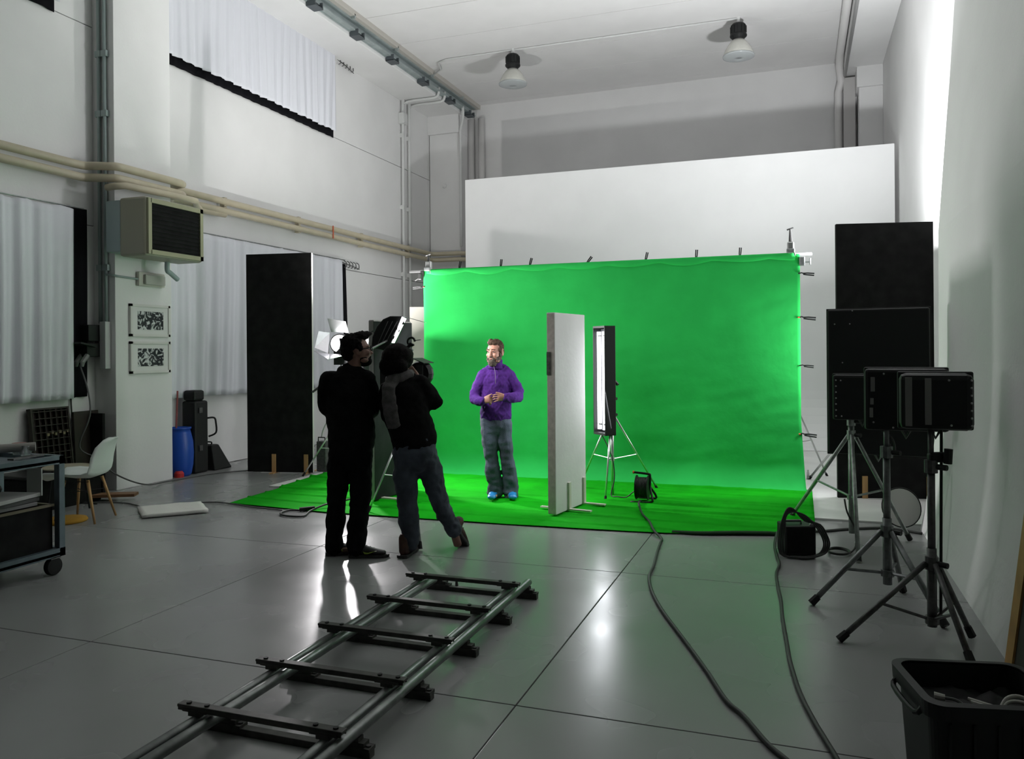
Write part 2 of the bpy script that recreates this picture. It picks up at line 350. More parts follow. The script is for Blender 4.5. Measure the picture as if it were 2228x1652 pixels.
# ------------------------------------------------------------------ curtains
def curtain(name, label, y0, y1, z0, z1, X=-7.70, m=CURT, amp=.03, wl=.22, nf=90, sag=0, seed=0, lean=0, group=None, rod=True, zs=0):
    t = thing(name, label, 'curtain', (X, y0, z0), group=group)
    def f(u, v):
        y = y0+(y1-y0)*u; ph = 2*PI*(y-y0)/wl + 1.2*noise.noise(Vector((y*1.7, seed, v*.5)))*3
        a = amp*(.35+.65*(1-v))*(1+.5*noise.noise(Vector((y*2, seed+5, 0))))
        top = z1 - sag*abs(math.sin(PI*(y-y0)/ .42))
        zz = z0+(top-z0)*v + zs*(u)*(1-v) + .012*noise.noise(Vector((y*3, seed, 9)))*(1-v)
        return Vector((X + a*math.sin(ph) + a*.4*math.sin(2.3*ph+1), y + lean*(1-v), zz))
    obj('cloth', grid(bm_(), max(24, int(abs(y1-y0)*46)), 26, f), m, t, smooth=True, solid=.004)
    if rod:
        b = tube(bm_(), [(X-.02, y0-.1, z1+.01), (X-.02, y1+.15, z1+.01)], .009)
        obj('rod', b, GREYM, t)
    return t
curtain('window_curtain', 'white curtain at the far left, lower edge near the dark typecase', 4.6, 6.87, 1.09, 3.25, sag=.02, seed=1, amp=.04, wl=.26)
curtain('black_curtain', 'narrow black blackout curtain between the left white curtain and the pillar', 6.80, 7.12, 1.10, 3.27, X=-7.79, m=CURTB, amp=.02, seed=2, rod=False)
curtain('window_curtain', 'white curtain just right of the pictured pillar, partly behind the tall black flat', 8.2, 12.5, 1.0, 3.24, seed=3, amp=.035, wl=.3, sag=.01)
curtain('black_curtain', 'black curtain edge hanging behind the white one right of the tall black flat', 12.2, 12.78, 1.1, 3.19, X=-7.79, m=CURTB, amp=.01, seed=4, rod=False, lean=.1)
curtain('clerestory_curtain', 'large white curtain over the high window above the pillar pipes', 6.9+.6, 12.34, 5.50, 6.90, seed=6, amp=.02, wl=.2)
curtain('clerestory_curtain', 'white curtain corner over the high window at the top left', 2.5, 6.70, 5.50, 6.90, seed=8, amp=.02, wl=.2)
curtain('black_curtain', 'black curtain strip hanging below the large white high-window curtain', 7.4, 12.42, 5.41, 6.7, X=-7.79, m=CURTB, amp=.008, seed=7, rod=False)
curtain('black_curtain', 'black curtain strip below the white curtain at the top left', 2.5, 6.72, 5.41, 6.7, X=-7.79, m=CURTB, amp=.008, seed=9, rod=False)
# pulley hooks
def hooks(y, z, label):
    t = thing('curtain_hooks', label, 'hooks', (-7.79, y, z))
    obj('cord', tube(bm_(), spline([(-7.78, y-.2, z+.02), (-7.76, y+.15, z-.02), (-7.78, y+.5, z-.06)], 4), .008, 6), DGREYM, t)
    for k in range(5):
        yy = y-.05+k*.11
        obj('hook', tube(bm_(), spline([(-7.78, yy, z+.05), (-7.74, yy+.02, z+.02), (-7.74, yy+.03, z-.05), (-7.77, yy+.01, z-.07)], 3), .009, 6), DGREYM, t)
hooks(12.6, 6.84, 'row of small curtain hooks and cord at the high curtain end')
hooks(12.75, 3.2, 'small curtain hooks at the lower rod end near the black curtain edge')

# ------------------------------------------------------------------ fan heater, emergency light, pictures, electrics
t = thing('fan_heater', 'beige boxy wall-mounted fan heater with a dark grille', 'heater', (-7.3, 7.6, 2.68))
HB = mat('beige_heater_metal', (.33, .32, .25), .45); HG = mat('blue_grey_heater_metal', (.34, .42, .43), .5)
hz0, hz1 = 2.70, 3.37
obj('rear_casing', bb(bm_(), -7.50, -7.28, 7.12, 7.98, hz0+.06, hz1-.02), HG, t, bevel=.01)
obj('casing', bb(bm_(), -7.28, -6.90, 7.10, 8.02, hz0, hz1), HB, t, bevel=.03)
fr = bm_(); X = -6.885
for z0, z1, y0, y1 in ((hz0+.02, hz0+.07, 7.66-.5, 8.0), (hz1-.07, hz1-.02, 7.16, 8.0), (hz0+.02, hz1-.02, 7.12, 7.17), (hz0+.02, hz1-.02, 7.95, 8.0)): bb(fr, X-.02, X+.012, y0, y1, z0, z1)
obj('grille_frame', fr, mat('yellowish_grille_frame', (.30, .30, .19), .5), t)
g = obj('grille', bb(bm_(), X-.02, X-.012, 7.17, 7.95, hz0+.07, hz1-.07), BLACK, t)
for k in range(11):
    obj('louvre', box(bm_(), (X-.004, 7.56, hz0+.10+k*.047), (.022, .78, .003), mtx=Matrix.Rotation(.5, 4, 'Y')), BLACKP, g)
obj('drain_pipe', tube(bm_(), spline([(-7.2, 7.75, hz0+.01), (-7.2, 7.75, hz0-.10), (-7.2, 7.8, hz0-.13), (-7.2, 7.92, hz0-.2)], 4), .03, 10), HG, t, smooth=True)
t = thing('emergency_light', 'small rectangular white emergency light on the pillar above the pictures', 'light', (-7.5, 7.77, 2.49))
obj('base', bb(bm_(), -7.5, -7.45, 7.56, 7.98, 2.41, 2.58), mat('off_white_plastic', (.55, .54, .48), .4), t, bevel=.01)
obj('diffuser', bb(bm_(), -7.455, -7.41, 7.63, 7.95, 2.43, 2.55), mat('ribbed_clear_diffuser', (.5, .5, .46), .2), t, bevel=.012)
# pictures with abstract ink prints
def ink(seed):
    m = bpy.data.materials.new('ink_print'); m.use_nodes = True; nt = m.node_tree; bs = nt.nodes['Principled BSDF']; bs.inputs['Roughness'].default_value = .4
    tc = nt.nodes.new('ShaderNodeTexCoord'); mp = nt.nodes.new('ShaderNodeMapping'); mp.inputs['Location'].default_value = (seed, seed*2, 0)
    n = nt.nodes.new('ShaderNodeTexNoise'); n.inputs['Scale'].default_value = 10; n.inputs['Detail'].default_value = 8; n.inputs['Distortion'].default_value = 2.5
    r = nt.nodes.new('ShaderNodeValToRGB'); r.color_ramp.elements[0].position = .50; r.color_ramp.elements[1].position = .58
    r.color_ramp.elements[0].color = (.012, .014, .02, 1); r.color_ramp.elements[1].color = (.6, .62, .62, 1)
    nt.links.new(tc.outputs['Object'], mp.inputs[0]); nt.links.new(mp.outputs[0], n.inputs['Vector']); nt.links.new(n.outputs[0], r.inputs[0]); nt.links.new(r.outputs[0], bs.inputs['Base Color']); return m
FRW = mat('white_picture_frame', (.66, .65, .63), .5); MNT = mat('white_mount_card', (.68, .68, .67), .7)
for z0, z1, sd, lab in ((1.80, 2.19, 1.3, 'upper framed black and white ink print on the pillar'), (1.355, 1.74, 7.1, 'lower framed black and white ink print on the pillar')):
    t = thing('framed_picture', lab, 'picture', (-7.49, 7.76, z0))
    y0, y1 = 7.445, 8.08; b = bm_(); w_ = .03
    for a in ((y0, y1, z0, z0+w_), (y0, y1, z1-w_, z1), (y0, y0+w_, z0, z1), (y1-w_, y1, z0, z1)): bb(b, -7.5, -7.465, *a)
    obj('frame', b, FRW, t); obj('mount', bb(bm_(), -7.5, -7.477, y0+w_, y1-w_, z0+w_, z1-w_), MNT, t)
    obj('print', bb(bm_(), -7.48, -7.473, 7.56, 7.97, z0+.085, z1-.085), ink(sd), t)
# electrical panel on near pillar side
t = thing('power_box', 'black electrical distribution box with plugs on the pillar side', 'electrical box', (-7.7, 7.2, 1.45))
obj('back_plate', bb(bm_(), -7.66, -7.57, 7.17, 7.25, 1.42, 1.97), mat('grey_white_panel', (.52, .53, .53), .5), t, bevel=.006)
obj('casing', bb(bm_(), -7.98, -7.66, 7.02, 7.2, 1.74, 1.93), BLACKP, t, bevel=.01)
obj('cover', box(bm_(), (-7.80, 6.98, 1.70), (.38, .22, .02), mtx=Matrix.Rotation(-.2, 4, 'X')), BLACKP, t)
s = obj('socket_block', bb(bm_(), -7.9, -7.66, 7.0, 7.2, 1.56, 1.72), BLACKP, t, bevel=.01)
for k in range(3):
    obj('plug', tube(bm_(), [(-7.86+k*.09, 7.02, 1.58), (-7.86+k*.09, 6.95, 1.50), (-7.86+k*.09, 6.95, 1.45)], [.03, .028, .015]), mat('grey_plug', (.2, .2, .2), .5), s)
def cable(name, label, pts, r=.008, m=CABLE, k=6, cat='cable', plug=None, group=None):
    o = obj(name, tube(bm_(), spline(pts, k), r, 7), m, smooth=True); tag(o, label, cat, group); return o
cable('wall_cable', 'grey cable looping down from the electrical box and across the floor past the pillar', [(-7.72, 6.95, 1.47), (-7.55, 6.9, 1.2), (-7.52, 6.9, .9), (-7.62, 6.85, .55), (-7.5, 7.0, .4), (-7.36, 7.1, .22), (-7.28, 7.45, .05), (-7.36, 7.95, .012), (-7.25, 8.6, .012), (-6.9, 9.0, .012), (-6.4, 9.33, .012)], .009, CABLEG)
cable('wall_cable', 'dark cable hanging straight down from the electrical box behind the chair', [(-7.85, 6.95, 1.47), (-7.95+.15, 6.9, 1.1), (-7.78, 6.9, .6), (-7.76, 6.8, .1), (-7.5, 6.6, .012), (-7.0, 6.5, .012)], .009)
cable('floor_cable', 'thin grey cable wandering from the chair to the green cloth corner', [(-7.2, 6.5, .012), (-6.8, 6.62, .012), (-6.5, 6.55, .012), (-6.3, 6.45, .012), (-6.05, 6.55, .012), (-6.0, 6.85, .012), (-5.85, 6.95, .012), (-5.62, 6.93, .012), (-5.3, 6.85, .012), (-4.9, 6.8, .012)], .008, CABLEG)

# ------------------------------------------------------------------ left corner furniture
t = thing('typecase', 'dark wooden compartment tray leaning on the left wall under the curtain', 'tray', (-7.72, 6.5, .35))
mt = Matrix.Rotation(-.12, 4, 'Y')
obj('back_board', box(bm_(), (-7.74, 6.56, .67), (.02, .46, .66), mtx=mt), WOODD, t)
for k in range(7): obj('divider', box(bm_(), (-7.71, 6.35+k*.07, .67), (.05, .005, .64), mtx=mt), WOODD, t)
for k in range(9): obj('shelf', box(bm_(), (-7.71-(k-4)*.0095+0, 6.56, .37+k*.075), (.05, .45, .008), mtx=mt), WOODD, t)
b = bm_()
for k in (-1, 1): box(b, (-7.71, 6.56+k*.23, .67), (.06, .018, .68), mtx=mt)
box(b, (-7.75, 6.56, 1.0), (.06, .48, .018), mtx=mt); box(b, (-7.67, 6.56, .34), (.06, .48, .018), mtx=mt)
obj('frame', b, WOODD, t)
for k in range(6): obj('type_block', box(bm_(), (-7.71, 6.52+k*.05, .72+.02*(k % 2)), (.03, .03, .03)), mat('yellowed_paper', (.2, .17, .1), .7), t)
tag(obj('wooden_board', box(bm_(), (-7.72, 7.04, .47), (.03, .34, .94), mtx=Matrix.Rotation(-.05, 4, 'Y')), WOODD, bevel=.004), 'brown wooden panel leaning against the wall beside the pillar', 'panel')
tag(obj('wooden_board', box(bm_(), (-7.66, 7.10, .455), (.26, .04, .91)), BLACK, bevel=.004), 'narrow black panel leaning on the pillar side behind the chair', 'panel')
tag(obj('wooden_plank', box(bm_(), (-7.05, 6.75, .06), (.5, .16, .03), .5, ), mat('brown_plank', (.2, .1, .045), .6)), 'brown plank lying on the floor behind the chair', 'plank')
# box of the low dark chest behind the table
t = thing('storage_chest', 'low black chest standing against the wall behind the small round table', 'chest', (-7.5, 6.2, 0))
obj('chest_body', bb(bm_(), -7.74, -7.2, 5.9, 6.75, 0, .33), BLACK, t, bevel=.01); obj('chest_lid', bb(bm_(), -7.75, -7.19, 5.89, 6.76, .335, .37), BLACKP, t, bevel=.01)
# round side table
t = thing('side_table', 'small round table with a thin pale top beside the white chair', 'table', (-7.12, 6.25, 0))
obj('table_top', lathe(bm_(), (-7.12, 6.25, .43), [(0, -.012), (.22, -.012), (.235, -.004), (.235, .004), (.225, .01), (0, .01)], 28), mat('pale_beige_top', (.36, .33, .24), .5), t)
for k in range(3):
    a = k*2*PI/3+.4; obj('leg', tube(bm_(), [(-7.12+.16*math.cos(a), 6.25+.16*math.sin(a), .42), (-7.12+.22*math.cos(a), 6.25+.22*math.sin(a), 0)], .01), BLACKP, t)
# white shell chair
c0 = yf(-4.13, 7.72); t = thing('shell_chair', 'white plastic shell chair with wooden legs beside the pillar', 'chair', c0, YAW)
pr = [(-.31, .385, .17), (-.27, .425, .2), (-.15, .43, .225), (0, .415, .235), (.10, .415, .235), (.17, .44, .23), (.21, .52, .222), (.24, .62, .21), (.27, .71, .185), (.31, .775, .12), (.33, .795, .05)]
pr = [(x, z, w_) for x, z, w_ in pr]
def shell(u, v):
    k = u*(len(pr)-1); i = min(int(k), len(pr)-2); f = k-i
    x = pr[i][0]*(1-f)+pr[i+1][0]*f; z = pr[i][1]*(1-f)+pr[i+1][1]*f; w_ = pr[i][2]*(1-f)+pr[i+1][2]*f
    s_ = v*2-1; e = abs(s_)**3*.06
    back = max(0, min(1, (u-.45)/.25))
    return Vector((x-e*back*1.0, s_*w_, z+e*(1-back)*.9))
obj('seat_shell', grid(bm_(), 30, 16, shell), PLASTIC_W, t, smooth=True, local=True, solid=.007)
for sx, sy in ((-1, -1), (-1, 1), (1, -1), (1, 1)):
    o = obj('leg', tube(bm_(), [(sx*.11, sy*.13, .40), (sx*.19+.02, sy*.20, .0)], [.016, .010], 10), WOOD, t, smooth=True, local=True)
b = bm_()
for a_, b_ in (((-.14, -.15, .28), (.14, .15, .28)), ((-.14, .15, .28), (.14, -.15, .28)), ((-.13, -.15, .39), (.13, -.15, .39)), ((-.13, .15, .39), (.13, .15, .39)), ((-.14, -.15, .28), (-.10, -.1, .40)), ((.14, .15, .28), (.1, .1, .40)), ((.14, -.15, .28), (.1, -.1, .4)), ((-.14, .15, .28), (-.1, .1, .4))): tube(b, [a_, b_], .004, 6)
obj('wire_brace', b, BLACKP, t, local=True)
tag(obj('floor_cushion', lathe(bm_(), (-6.60, 5.76, 0), [(0, 0), (.19, .0), (.20, .012), (.19, .03), (.1, .035), (0, .035)], 30), mat('mustard_felt', (.42, .22, .02), .9), smooth=True), 'flat round mustard yellow mat on the floor behind the trolley', 'mat')
b = grid(bm_(), 24, 12, lambda u, v: Vector((-6.36+.39*u+.42*v, 6.41-.34*u+.43*v, .024+.008*noise.noise(Vector((u*4, v*4, 1))))))
tag(obj('foam_sheet', b, FOAM, smooth=True, solid=.03), 'thin white foam sheet lying flat on the floor right of the chair', 'sheet')

# trolley
t = thing('workshop_trolley', 'grey metal trolley with a black bin inside at the left edge', 'trolley', (-5.4, 4.0, 0))
TM = mat('blue_grey_steel', (.115, .15, .17), .45, .4, var=.1, scale=12)
x0, x1, y0, y1 = -5.72, -5.06, 3.35, 4.42
def tbox(*a): return bb(bm_(), *a)
for x in (x0, x1-.05):
    for y in (y0, y1-.05): obj('post', tbox(x, x+.05, y, y+.05, .13, .86), TM, t, bevel=.004)
for nm, zz in (('top_shelf', .80), ('bottom_shelf', .13)):
    b = bm_()
    bb(b, x0, x1, y0, y0+.04, zz, zz+.06); bb(b, x0, x1, y1-.04, y1, zz, zz+.06); bb(b, x0, x0+.04, y0, y1, zz, zz+.06); bb(b, x1-.04, x1, y0, y1, zz, zz+.06)
    bb(b, x0, x1, y0, y1, zz+.01, zz+.03); obj(nm, b, TM, t)
for x in (x0+.03, x1-.03):
    for y in (y0+.08, y1-.08):
        wv = obj('caster', bb(bm_(), x-.03, x+.03, y-.04, y+.04, .12, .135), DGREYM, t)
        b = bm_(); n = 24; rings = []
        for dx, r in ((-.025, .04), (-.022, .060), (-.012, .066), (.012, .066), (.022, .060), (.025, .04)): rings.append([b.verts.new((x+dx, y+r*math.cos(2*PI*k/n), .066+r*math.sin(2*PI*k/n))) for k in range(n)])
        loft(b, rings); obj('wheel', b, RUBBER, wv, smooth=False)
t = thing('storage_bin', 'black open bin standing on the trolley lower shelf', 'bin', (-5.4, 3.9, .17))
b = bm_(); X0, X1, Y0, Y1, Z0, Z1 = x0+.06, x1-.045, y0+.07, y1-.07, .162, .50
bb(b, X0, X1, Y0, Y1, Z0, Z0+.01)
for a in ((X0, X0+.012, Y0, Y1), (X1-.012, X1, Y0, Y1), (X0, X1, Y0, Y0+.012), (X0, X1, Y1-.012, Y1)): bb(b, *a, Z0, Z1)
obj('bin_body', b, BLACK, t)
b = bm_()
for a in ((X0-.01, X0+.018, Y0-.01, Y1+.01), (X1-.018, X1+.01, Y0-.01, Y1+.01), (X0, X1, Y0-.01, Y0+.018), (X0, X1, Y1-.018, Y1+.01)): bb(b, *a, Z1-.004, Z1+.012)
obj('rim', b, mat('pale_bin_rim', (.16, .14, .09), .6), t)
# papers and items in mid space
for k, (zz, cc, lab) in enumerate(((.515, (.25, .25, .25), 'lowest grey folder in the stack on the trolley bin'), (.545, (.08, .08, .08), 'dark folder in the middle of the stack on the trolley bin'), (.575, (.45, .45, .44), 'topmost pale folder of the stack on the trolley bin'))):
    tag(obj('folder', box(bm_(), (-5.36+.02*k, 4.02, zz+.012), (.42, .5, .026), .1*k), mat('folder_%d' % k, cc, .7), bevel=.003), lab, 'folder', 'folders in the trolley')
tag(obj('white_card', box(bm_(), (-5.30, 4.40-.03, .66), (.12, .01, .2), .2), mat('white_card', (.5, .52, .5), .7)), 'upright white card inside the trolley behind the folders', 'card')
tag(obj('cable_bundle', tube(bm_(), spline([(-5.45+.13*math.cos(a/3)*(1-.02*a), 4.05+.13*math.sin(a/3)*(1-.02*a), .63+.004*a) for a in range(24)], 3), .022, 8), BLACKP, smooth=True), 'black coiled cable bundle on the folders in the trolley', 'cable')
tag(obj('paper_roll', tube(bm_(), [(-5.62, 3.95, .915), (-5.25, 4.34, .925)], .032, 16), mat('grey_paper_roll', (.30, .29, .27), .7), smooth=False), 'grey paper roll lying on the trolley top', 'roll')
b = bm_(); ell(b, (-5.36, 3.93, .895), (.07, .07, .055)); ell(b, (-5.42, 4.0, .89), (.05, .06, .04))
tag(fuse('blue_cloth', b, mat('blue_cloth', (.01, .10, .40), .8), None, .008, 3, lambda c: .006*noise.noise(c*30)), 'crumpled blue cloth on the trolley top', 'cloth')
b = bm_(); lathe(b, (-5.30, 4.30, .862), [(0, 0), (.03, 0), (.035, .01), (.05, .075), (.046, .075), (.031, .012), (0, .01)], 20)
tag(obj('glass_bowl', b, mat('clear_glass', (.75, .8, .82), .08, trans=.8), smooth=True), 'small clear glass bowl at the trolley top corner', 'glass')
t = thing('red_tub', 'small red-lidded tub on the trolley top beside the glass bowl', 'tub', (-5.40, 4.33, .862))
obj('tub_body', lathe(bm_(), (-5.40, 4.33, .862), [(0, 0), (.04, 0), (.043, .05), (0, .05)], 20), PLASTIC_W, t); obj('lid', lathe(bm_(), (-5.40, 4.33, .912), [(0, 0), (.047, 0), (.047, .035), (0, .038)], 20), mat('dark_red_plastic', (.25, .012, .012), .4), t)
tag(obj('paint_jar', lathe(bm_(), (-5.46, 3.78, .862), [(0, 0), (.04, 0), (.043, .09), (.03, .11), (.03, .125), (0, .125)], 20), mat('red_jar', (.4, .02, .02), .4)), 'red jar standing at the left frame edge on the trolley top', 'jar')
tag(obj('flat_tool', box(bm_(), (-5.17, 4.2, .868), (.05, .28, .012), .15), DGREYM), 'dark flat tool lying along the trolley top edge', 'tool')

# barrel and black cases behind the pillar
t = thing('plastic_barrel', 'blue plastic barrel half hidden behind the pictured pillar', 'barrel', (-7.60, 8.38, 0))
BL = mat('blue_plastic', (.008, .07, .42), .4)
obj('barrel_body', lathe(bm_(), (-7.60, 8.38, 0), [(0, 0), (.12, 0), (.14, .03), (.16, .15), (.168, .3), (.16, .45), (.135, .56), (.125, .6), (.14, .61), (.14, .63), (.12, .63), (.11, .6), (0, .58)], 28), BL, t, smooth=True)
obj('base_ring', lathe(bm_(), (-7.52, 8.27, 0), [(0, 0), (.06, 0), (.06, .05), (.04, .08), (0, .08)], 20), mat('red_cap', (.5, .02, .02), .5), t)
tag(obj('broom_handle', tube(bm_(), [(-7.62, 8.33, .55), (-7.67, 8.42, 1.1)], .012), mat('red_grey_handle', (.25, .06, .06), .5)), 'thin handle with a red tip standing in the blue barrel', 'handle')
t = thing('equipment_case', 'tall upright black equipment case behind the blue barrel', 'case', (-7.62, 8.62, 0))
obj('case_body', box(bm_(), (-7.60, 8.66, .48), (.22, .26, .96), 0), BLACKP, t, bevel=.03)
obj('case_top', box(bm_(), (-7.60, 8.64, 1.03), (.19, .2, .14), 0), BLACKP, t, bevel=.03)
obj('handle', tube(bm_(), spline([(-7.50, 8.78, .72), (-7.44, 8.84, .72), (-7.42, 8.85, .65), (-7.42, 8.85, .52), (-7.50, 8.80, .47)], 4), .012), BLACKP, t, smooth=True)
for zz in (.3, .8): obj('latch', bb(bm_(), -7.495, -7.475, 8.6, 8.66, zz, zz+.07), DGREYM, t)
t = thing('small_case', 'low black wedge-shaped case on the floor right of the tall case', 'case', (-7.7, 9.05, 0))
b = bm_(); v = [b.verts.new(p) for p in ((-7.78, 8.86, 0), (-7.45, 8.86, 0), (-7.45, 9.22, 0), (-7.78, 9.22, 0), (-7.74, 8.9, .34), (-7.54, 8.9, .34), (-7.54, 9.05, .34), (-7.74, 9.05, .34))]
for f_ in ((0, 1, 2, 3), (4, 5, 6, 7), (0, 1, 5, 4), (1, 2, 6, 5), (2, 3, 7, 6), (3, 0, 4, 7)): b.faces.new([v[i] for i in f_])
obj('case_body', b, BLACKP, t, bevel=.02); obj('handle', tube(bm_(), spline([(-7.68, 8.97, .34), (-7.68, 8.97, .37), (-7.6, 8.97, .37), (-7.6, 8.97, .34)], 3), .01), BLACKP, t)

# ------------------------------------------------------------------ tall flats
def flat(name, label, pL, pR, h, th, mface, medge, feet, back=1):
    pL = Vector((*pL, 0)); pR = Vector((*pR, 0)); d = (pR-pL); L = d.length; rz = math.atan2(d.y, d.x)
    t = thing(name, label, 'flat', pL, rz)
    obj('panel', bb(bm_(), 0, L, 0, .004, .012, h), mface, t, local=True)
    obj('core', bb(bm_(), -.0, L, .004, th, .012, h), medge, t, local=True, bevel=.004)
    for fx, mm, ln in feet:
        f = obj('foot', bb(bm_(), fx, fx+.055, -.016, -.001, 0, .25), mm, t, local=True)
        obj('foot_base', bb(bm_(), fx, fx+.055, -ln, th+.22, .0, .012), mm, f, local=True)
    return t
flat('black_flat', 'tall black flat with wooden feet standing left of the crew', (-6.925, 8.87), (-6.02, 9.03), 2.90, .05, BLACK, FOAM, ((.35, WOOD, .10), (.80, WOOD, .06)))
flat('black_flat', 'tall black flat with wooden feet behind the lamp heads at the right', (.372, 9.11), (1.315, 9.32), 2.90, .05, BLACK, BLACK, ((.24, WOOD, .08), (.88, WOOD, .08)))
# centre white flat, seen along its face
PW = mat('white_wood_strip', (.62, .60, .52), .6)
t = thing('white_flat', 'white foam flat standing on edge in the middle of the green cloth', 'flat', (-2.187, 7.312, .03), math.atan2(.70, .113))
def L(*a, **k): return bb(bm_(), *a)
obj('panel', L(0, .71, .0, .085, .0, 1.925), mat('scuffed_white_panel', (.75, .71, .735), .7, var=.04, scale=2.5, bump=.15, bscale=20), t, local=True, bevel=.006)
obj('edge_band', L(-.004, 0, .004, .08, .01, 1.915), FOAME, t, local=True)
obj('edge_tear', L(-.008, -.003, .045, .084, 1.33, 1.55), mat('dark_torn_tape', (.06, .055, .05), .8, var=.5, scale=30), t, local=True)
for fx in (.26, .62):
    f = obj('foot', L(fx, fx+.045, -.02, -.001, 0, .27), PW, t, local=True)
    obj('foot_base', L(fx, fx+.045, -.24, .30, .0, .014), PW, f, local=True)
# dark flat behind the crew
t = thing('narrow_black_flat', 'black-faced flat with a pale edge standing behind the two crew members', 'flat', (-4.22, 7.47, .03), math.atan2(.70, .08))
obj('panel', L(0, .72, -.004, 0, 0, 1.885), mat('dark_flat_face', (.02, .02, .022), .75, var=.3, scale=4, spec=.2), t, local=True); obj('core', L(0, .72, 0, .07, 0, 1.90), mat('grey_flat_core', (.30, .29, .28), .8), t, local=True, bevel=.012)
obj('foot_base', L(.10, .16, -.26, .24, 0, .014), PW, t, local=True)
t = thing('white_flat', 'white panel with a thin cable standing left behind the green screen', 'panel', (-5.1, 10.58, .02), .35)
obj('panel', L(-.25, .55, 0, .04, 0, 2.22), mat('cream_panel', (.55, .52, .47), .7), t, local=True, bevel=.004); obj('hung_cable', tube(bm_(), [(.02, -.015, 2.22), (.03, -.015, 1.2), (.02, -.015, .1)], .006), CABLEG, t, local=True)

# ------------------------------------------------------------------ green screen
YS = 9.6; XL, XR, ZT = -4.66, .012, 2.655
def scr(u, v):
    # v: 0 top .. 1 front of the lap on the floor
    x = XL+(XR-XL)*u; d = v*2.92
    e = .012*math.sin(PI*2*(u*3.2+.15))*(1-min(1, d/2.7))
    wr = .010*noise.noise(Vector((x*1.1+d*1.5, d*2.6, 3)))+.006*noise.noise(Vector((x*3+d*3, d*7, 8)))
    zt = ZT + .012 - .02*abs(math.sin(PI*(x-XL)/.75))*(1 if d < .02 else .0)
    fl_ = .06*max(0, (d-1.9)/1.0)*max(0, (u-.9)/.1)
    if d < 2.38: return Vector((x + fl_, YS-.018+wr, zt-d))
    a = (d-2.38)/.42
    if a < 1: ang = a*PI/2; return Vector((x+fl_, YS-.018-.27*(1-math.cos(ang))+wr, .29-.266*math.sin(ang)))
    return Vector((x+fl_, YS-.288-(d-2.8), .0235+.001*noise.noise(Vector((x*2, d*3, 1)))))
b = grid(bm_(), 130, 110, scr)
scn = thing('green_screen', 'large green chroma cloth hanging as a backdrop from a crossbar', 'backdrop', (-2.3, YS, 0))
obj('cloth', b, GREEN, scn, smooth=True, solid=.003)
def hem(u, v):
    x = XL+.05+(XR-XL-.1)*u; s_ = .05+.035*abs(math.sin(PI*(x-XL)/.62))+.02*noise.noise(Vector((x*2, 0, 5)))
    return Vector((x, YS-.032-.012*math.sin(PI*v), ZT+.015-s_*v))
obj('folded_hem', grid(bm_(), 100, 6, hem), GREEN, scn, smooth=True, solid=.002)
tag(obj('crossbar', tube(bm_(), [(-4.87, YS, 2.652), (.14, YS, 2.652)], .018, 10), CHROME, smooth=True), 'silver crossbar sticking out at both ends of the green screen top', 'bar')
# floor cloth with long folds
FX = [(-5.67, 6.965), (-4.39, 6.85), (-2.54, 6.885), (-1.69, 6.92), (-1.09, 6.965), (-.19, 7.18), (.11, 7.42)]
def flr(u, v):
    x = -5.67+5.79*u
    for (xa, ya), (xb, yb) in zip(FX, FX[1:]):
        if xa <= x <= xb+1e-6: yf_ = ya+(yb-ya)*(x-xa)/(xb-xa); break
    else: yf_ = 7.42
    y1 = 9.30+.15*u; y = yf_+(y1-yf_)*v
    xx = x - .15*v*(1-u)
    q = y + .10*noise.noise(Vector((x*.7, y*.5, 0))) + .035*x
    f1 = abs(((q*2.9) % 1)-.5)*2; n2 = noise.noise(Vector((x*.6, math.floor(q*2.9)*3.7, 2)))
    rid = max(0, 1-f1*9)*(.012+.024*max(0, n2+.25))
    f2 = abs(((q*5.3+.3) % 1)-.5)*2; n3 = noise.noise(Vector((x*.9, math.floor(q*5.3+.3)*2.3, 7)))
    rid += max(0, 1-f2*8)*.018*max(0, n3)
    vt = abs(((x*1.6) % 1)-.5)*2; rid += max(0, 1-vt*14)*.004
    edge = min(1, v*14)
    clump = 0
    if x > -1.0: clump = .045*max(0, 1-v*16)*(.5+.5*noise.noise(Vector((x*4, 1, 1))))*min(1, (x+1)*3)*(1 if v > 0 else .3)
    return Vector((xx, y, .012 + (.018 if y > 7.9 else 0) + rid*edge + clump + .004*noise.noise(Vector((x*2, y*2, 4)))))
b = grid(bm_(), 150, 190, flr)
tag(obj('green_floor_cloth', b, GREENF, smooth=True, solid=.003), 'bright green creased cloth spread on the floor before the backdrop', 'cloth')
b = tube(bm_(), spline([(-1.05, 7.02, .02), (-.8, 7.03, .03), (-.5, 7.12, .04), (-.2, 7.2, .035), (-.05, 7.22, .03)], 5), .03, 8)
bmesh.ops.scale(b, vec=(1, 1, .55), verts=b.verts)
tag(obj('rolled_cloth_edge', b, mat('dark_green_cloth', (.004, .035, .006), .9), smooth=True), 'dark rolled hem of cloth along the front right edge of the green floor', 'cloth')

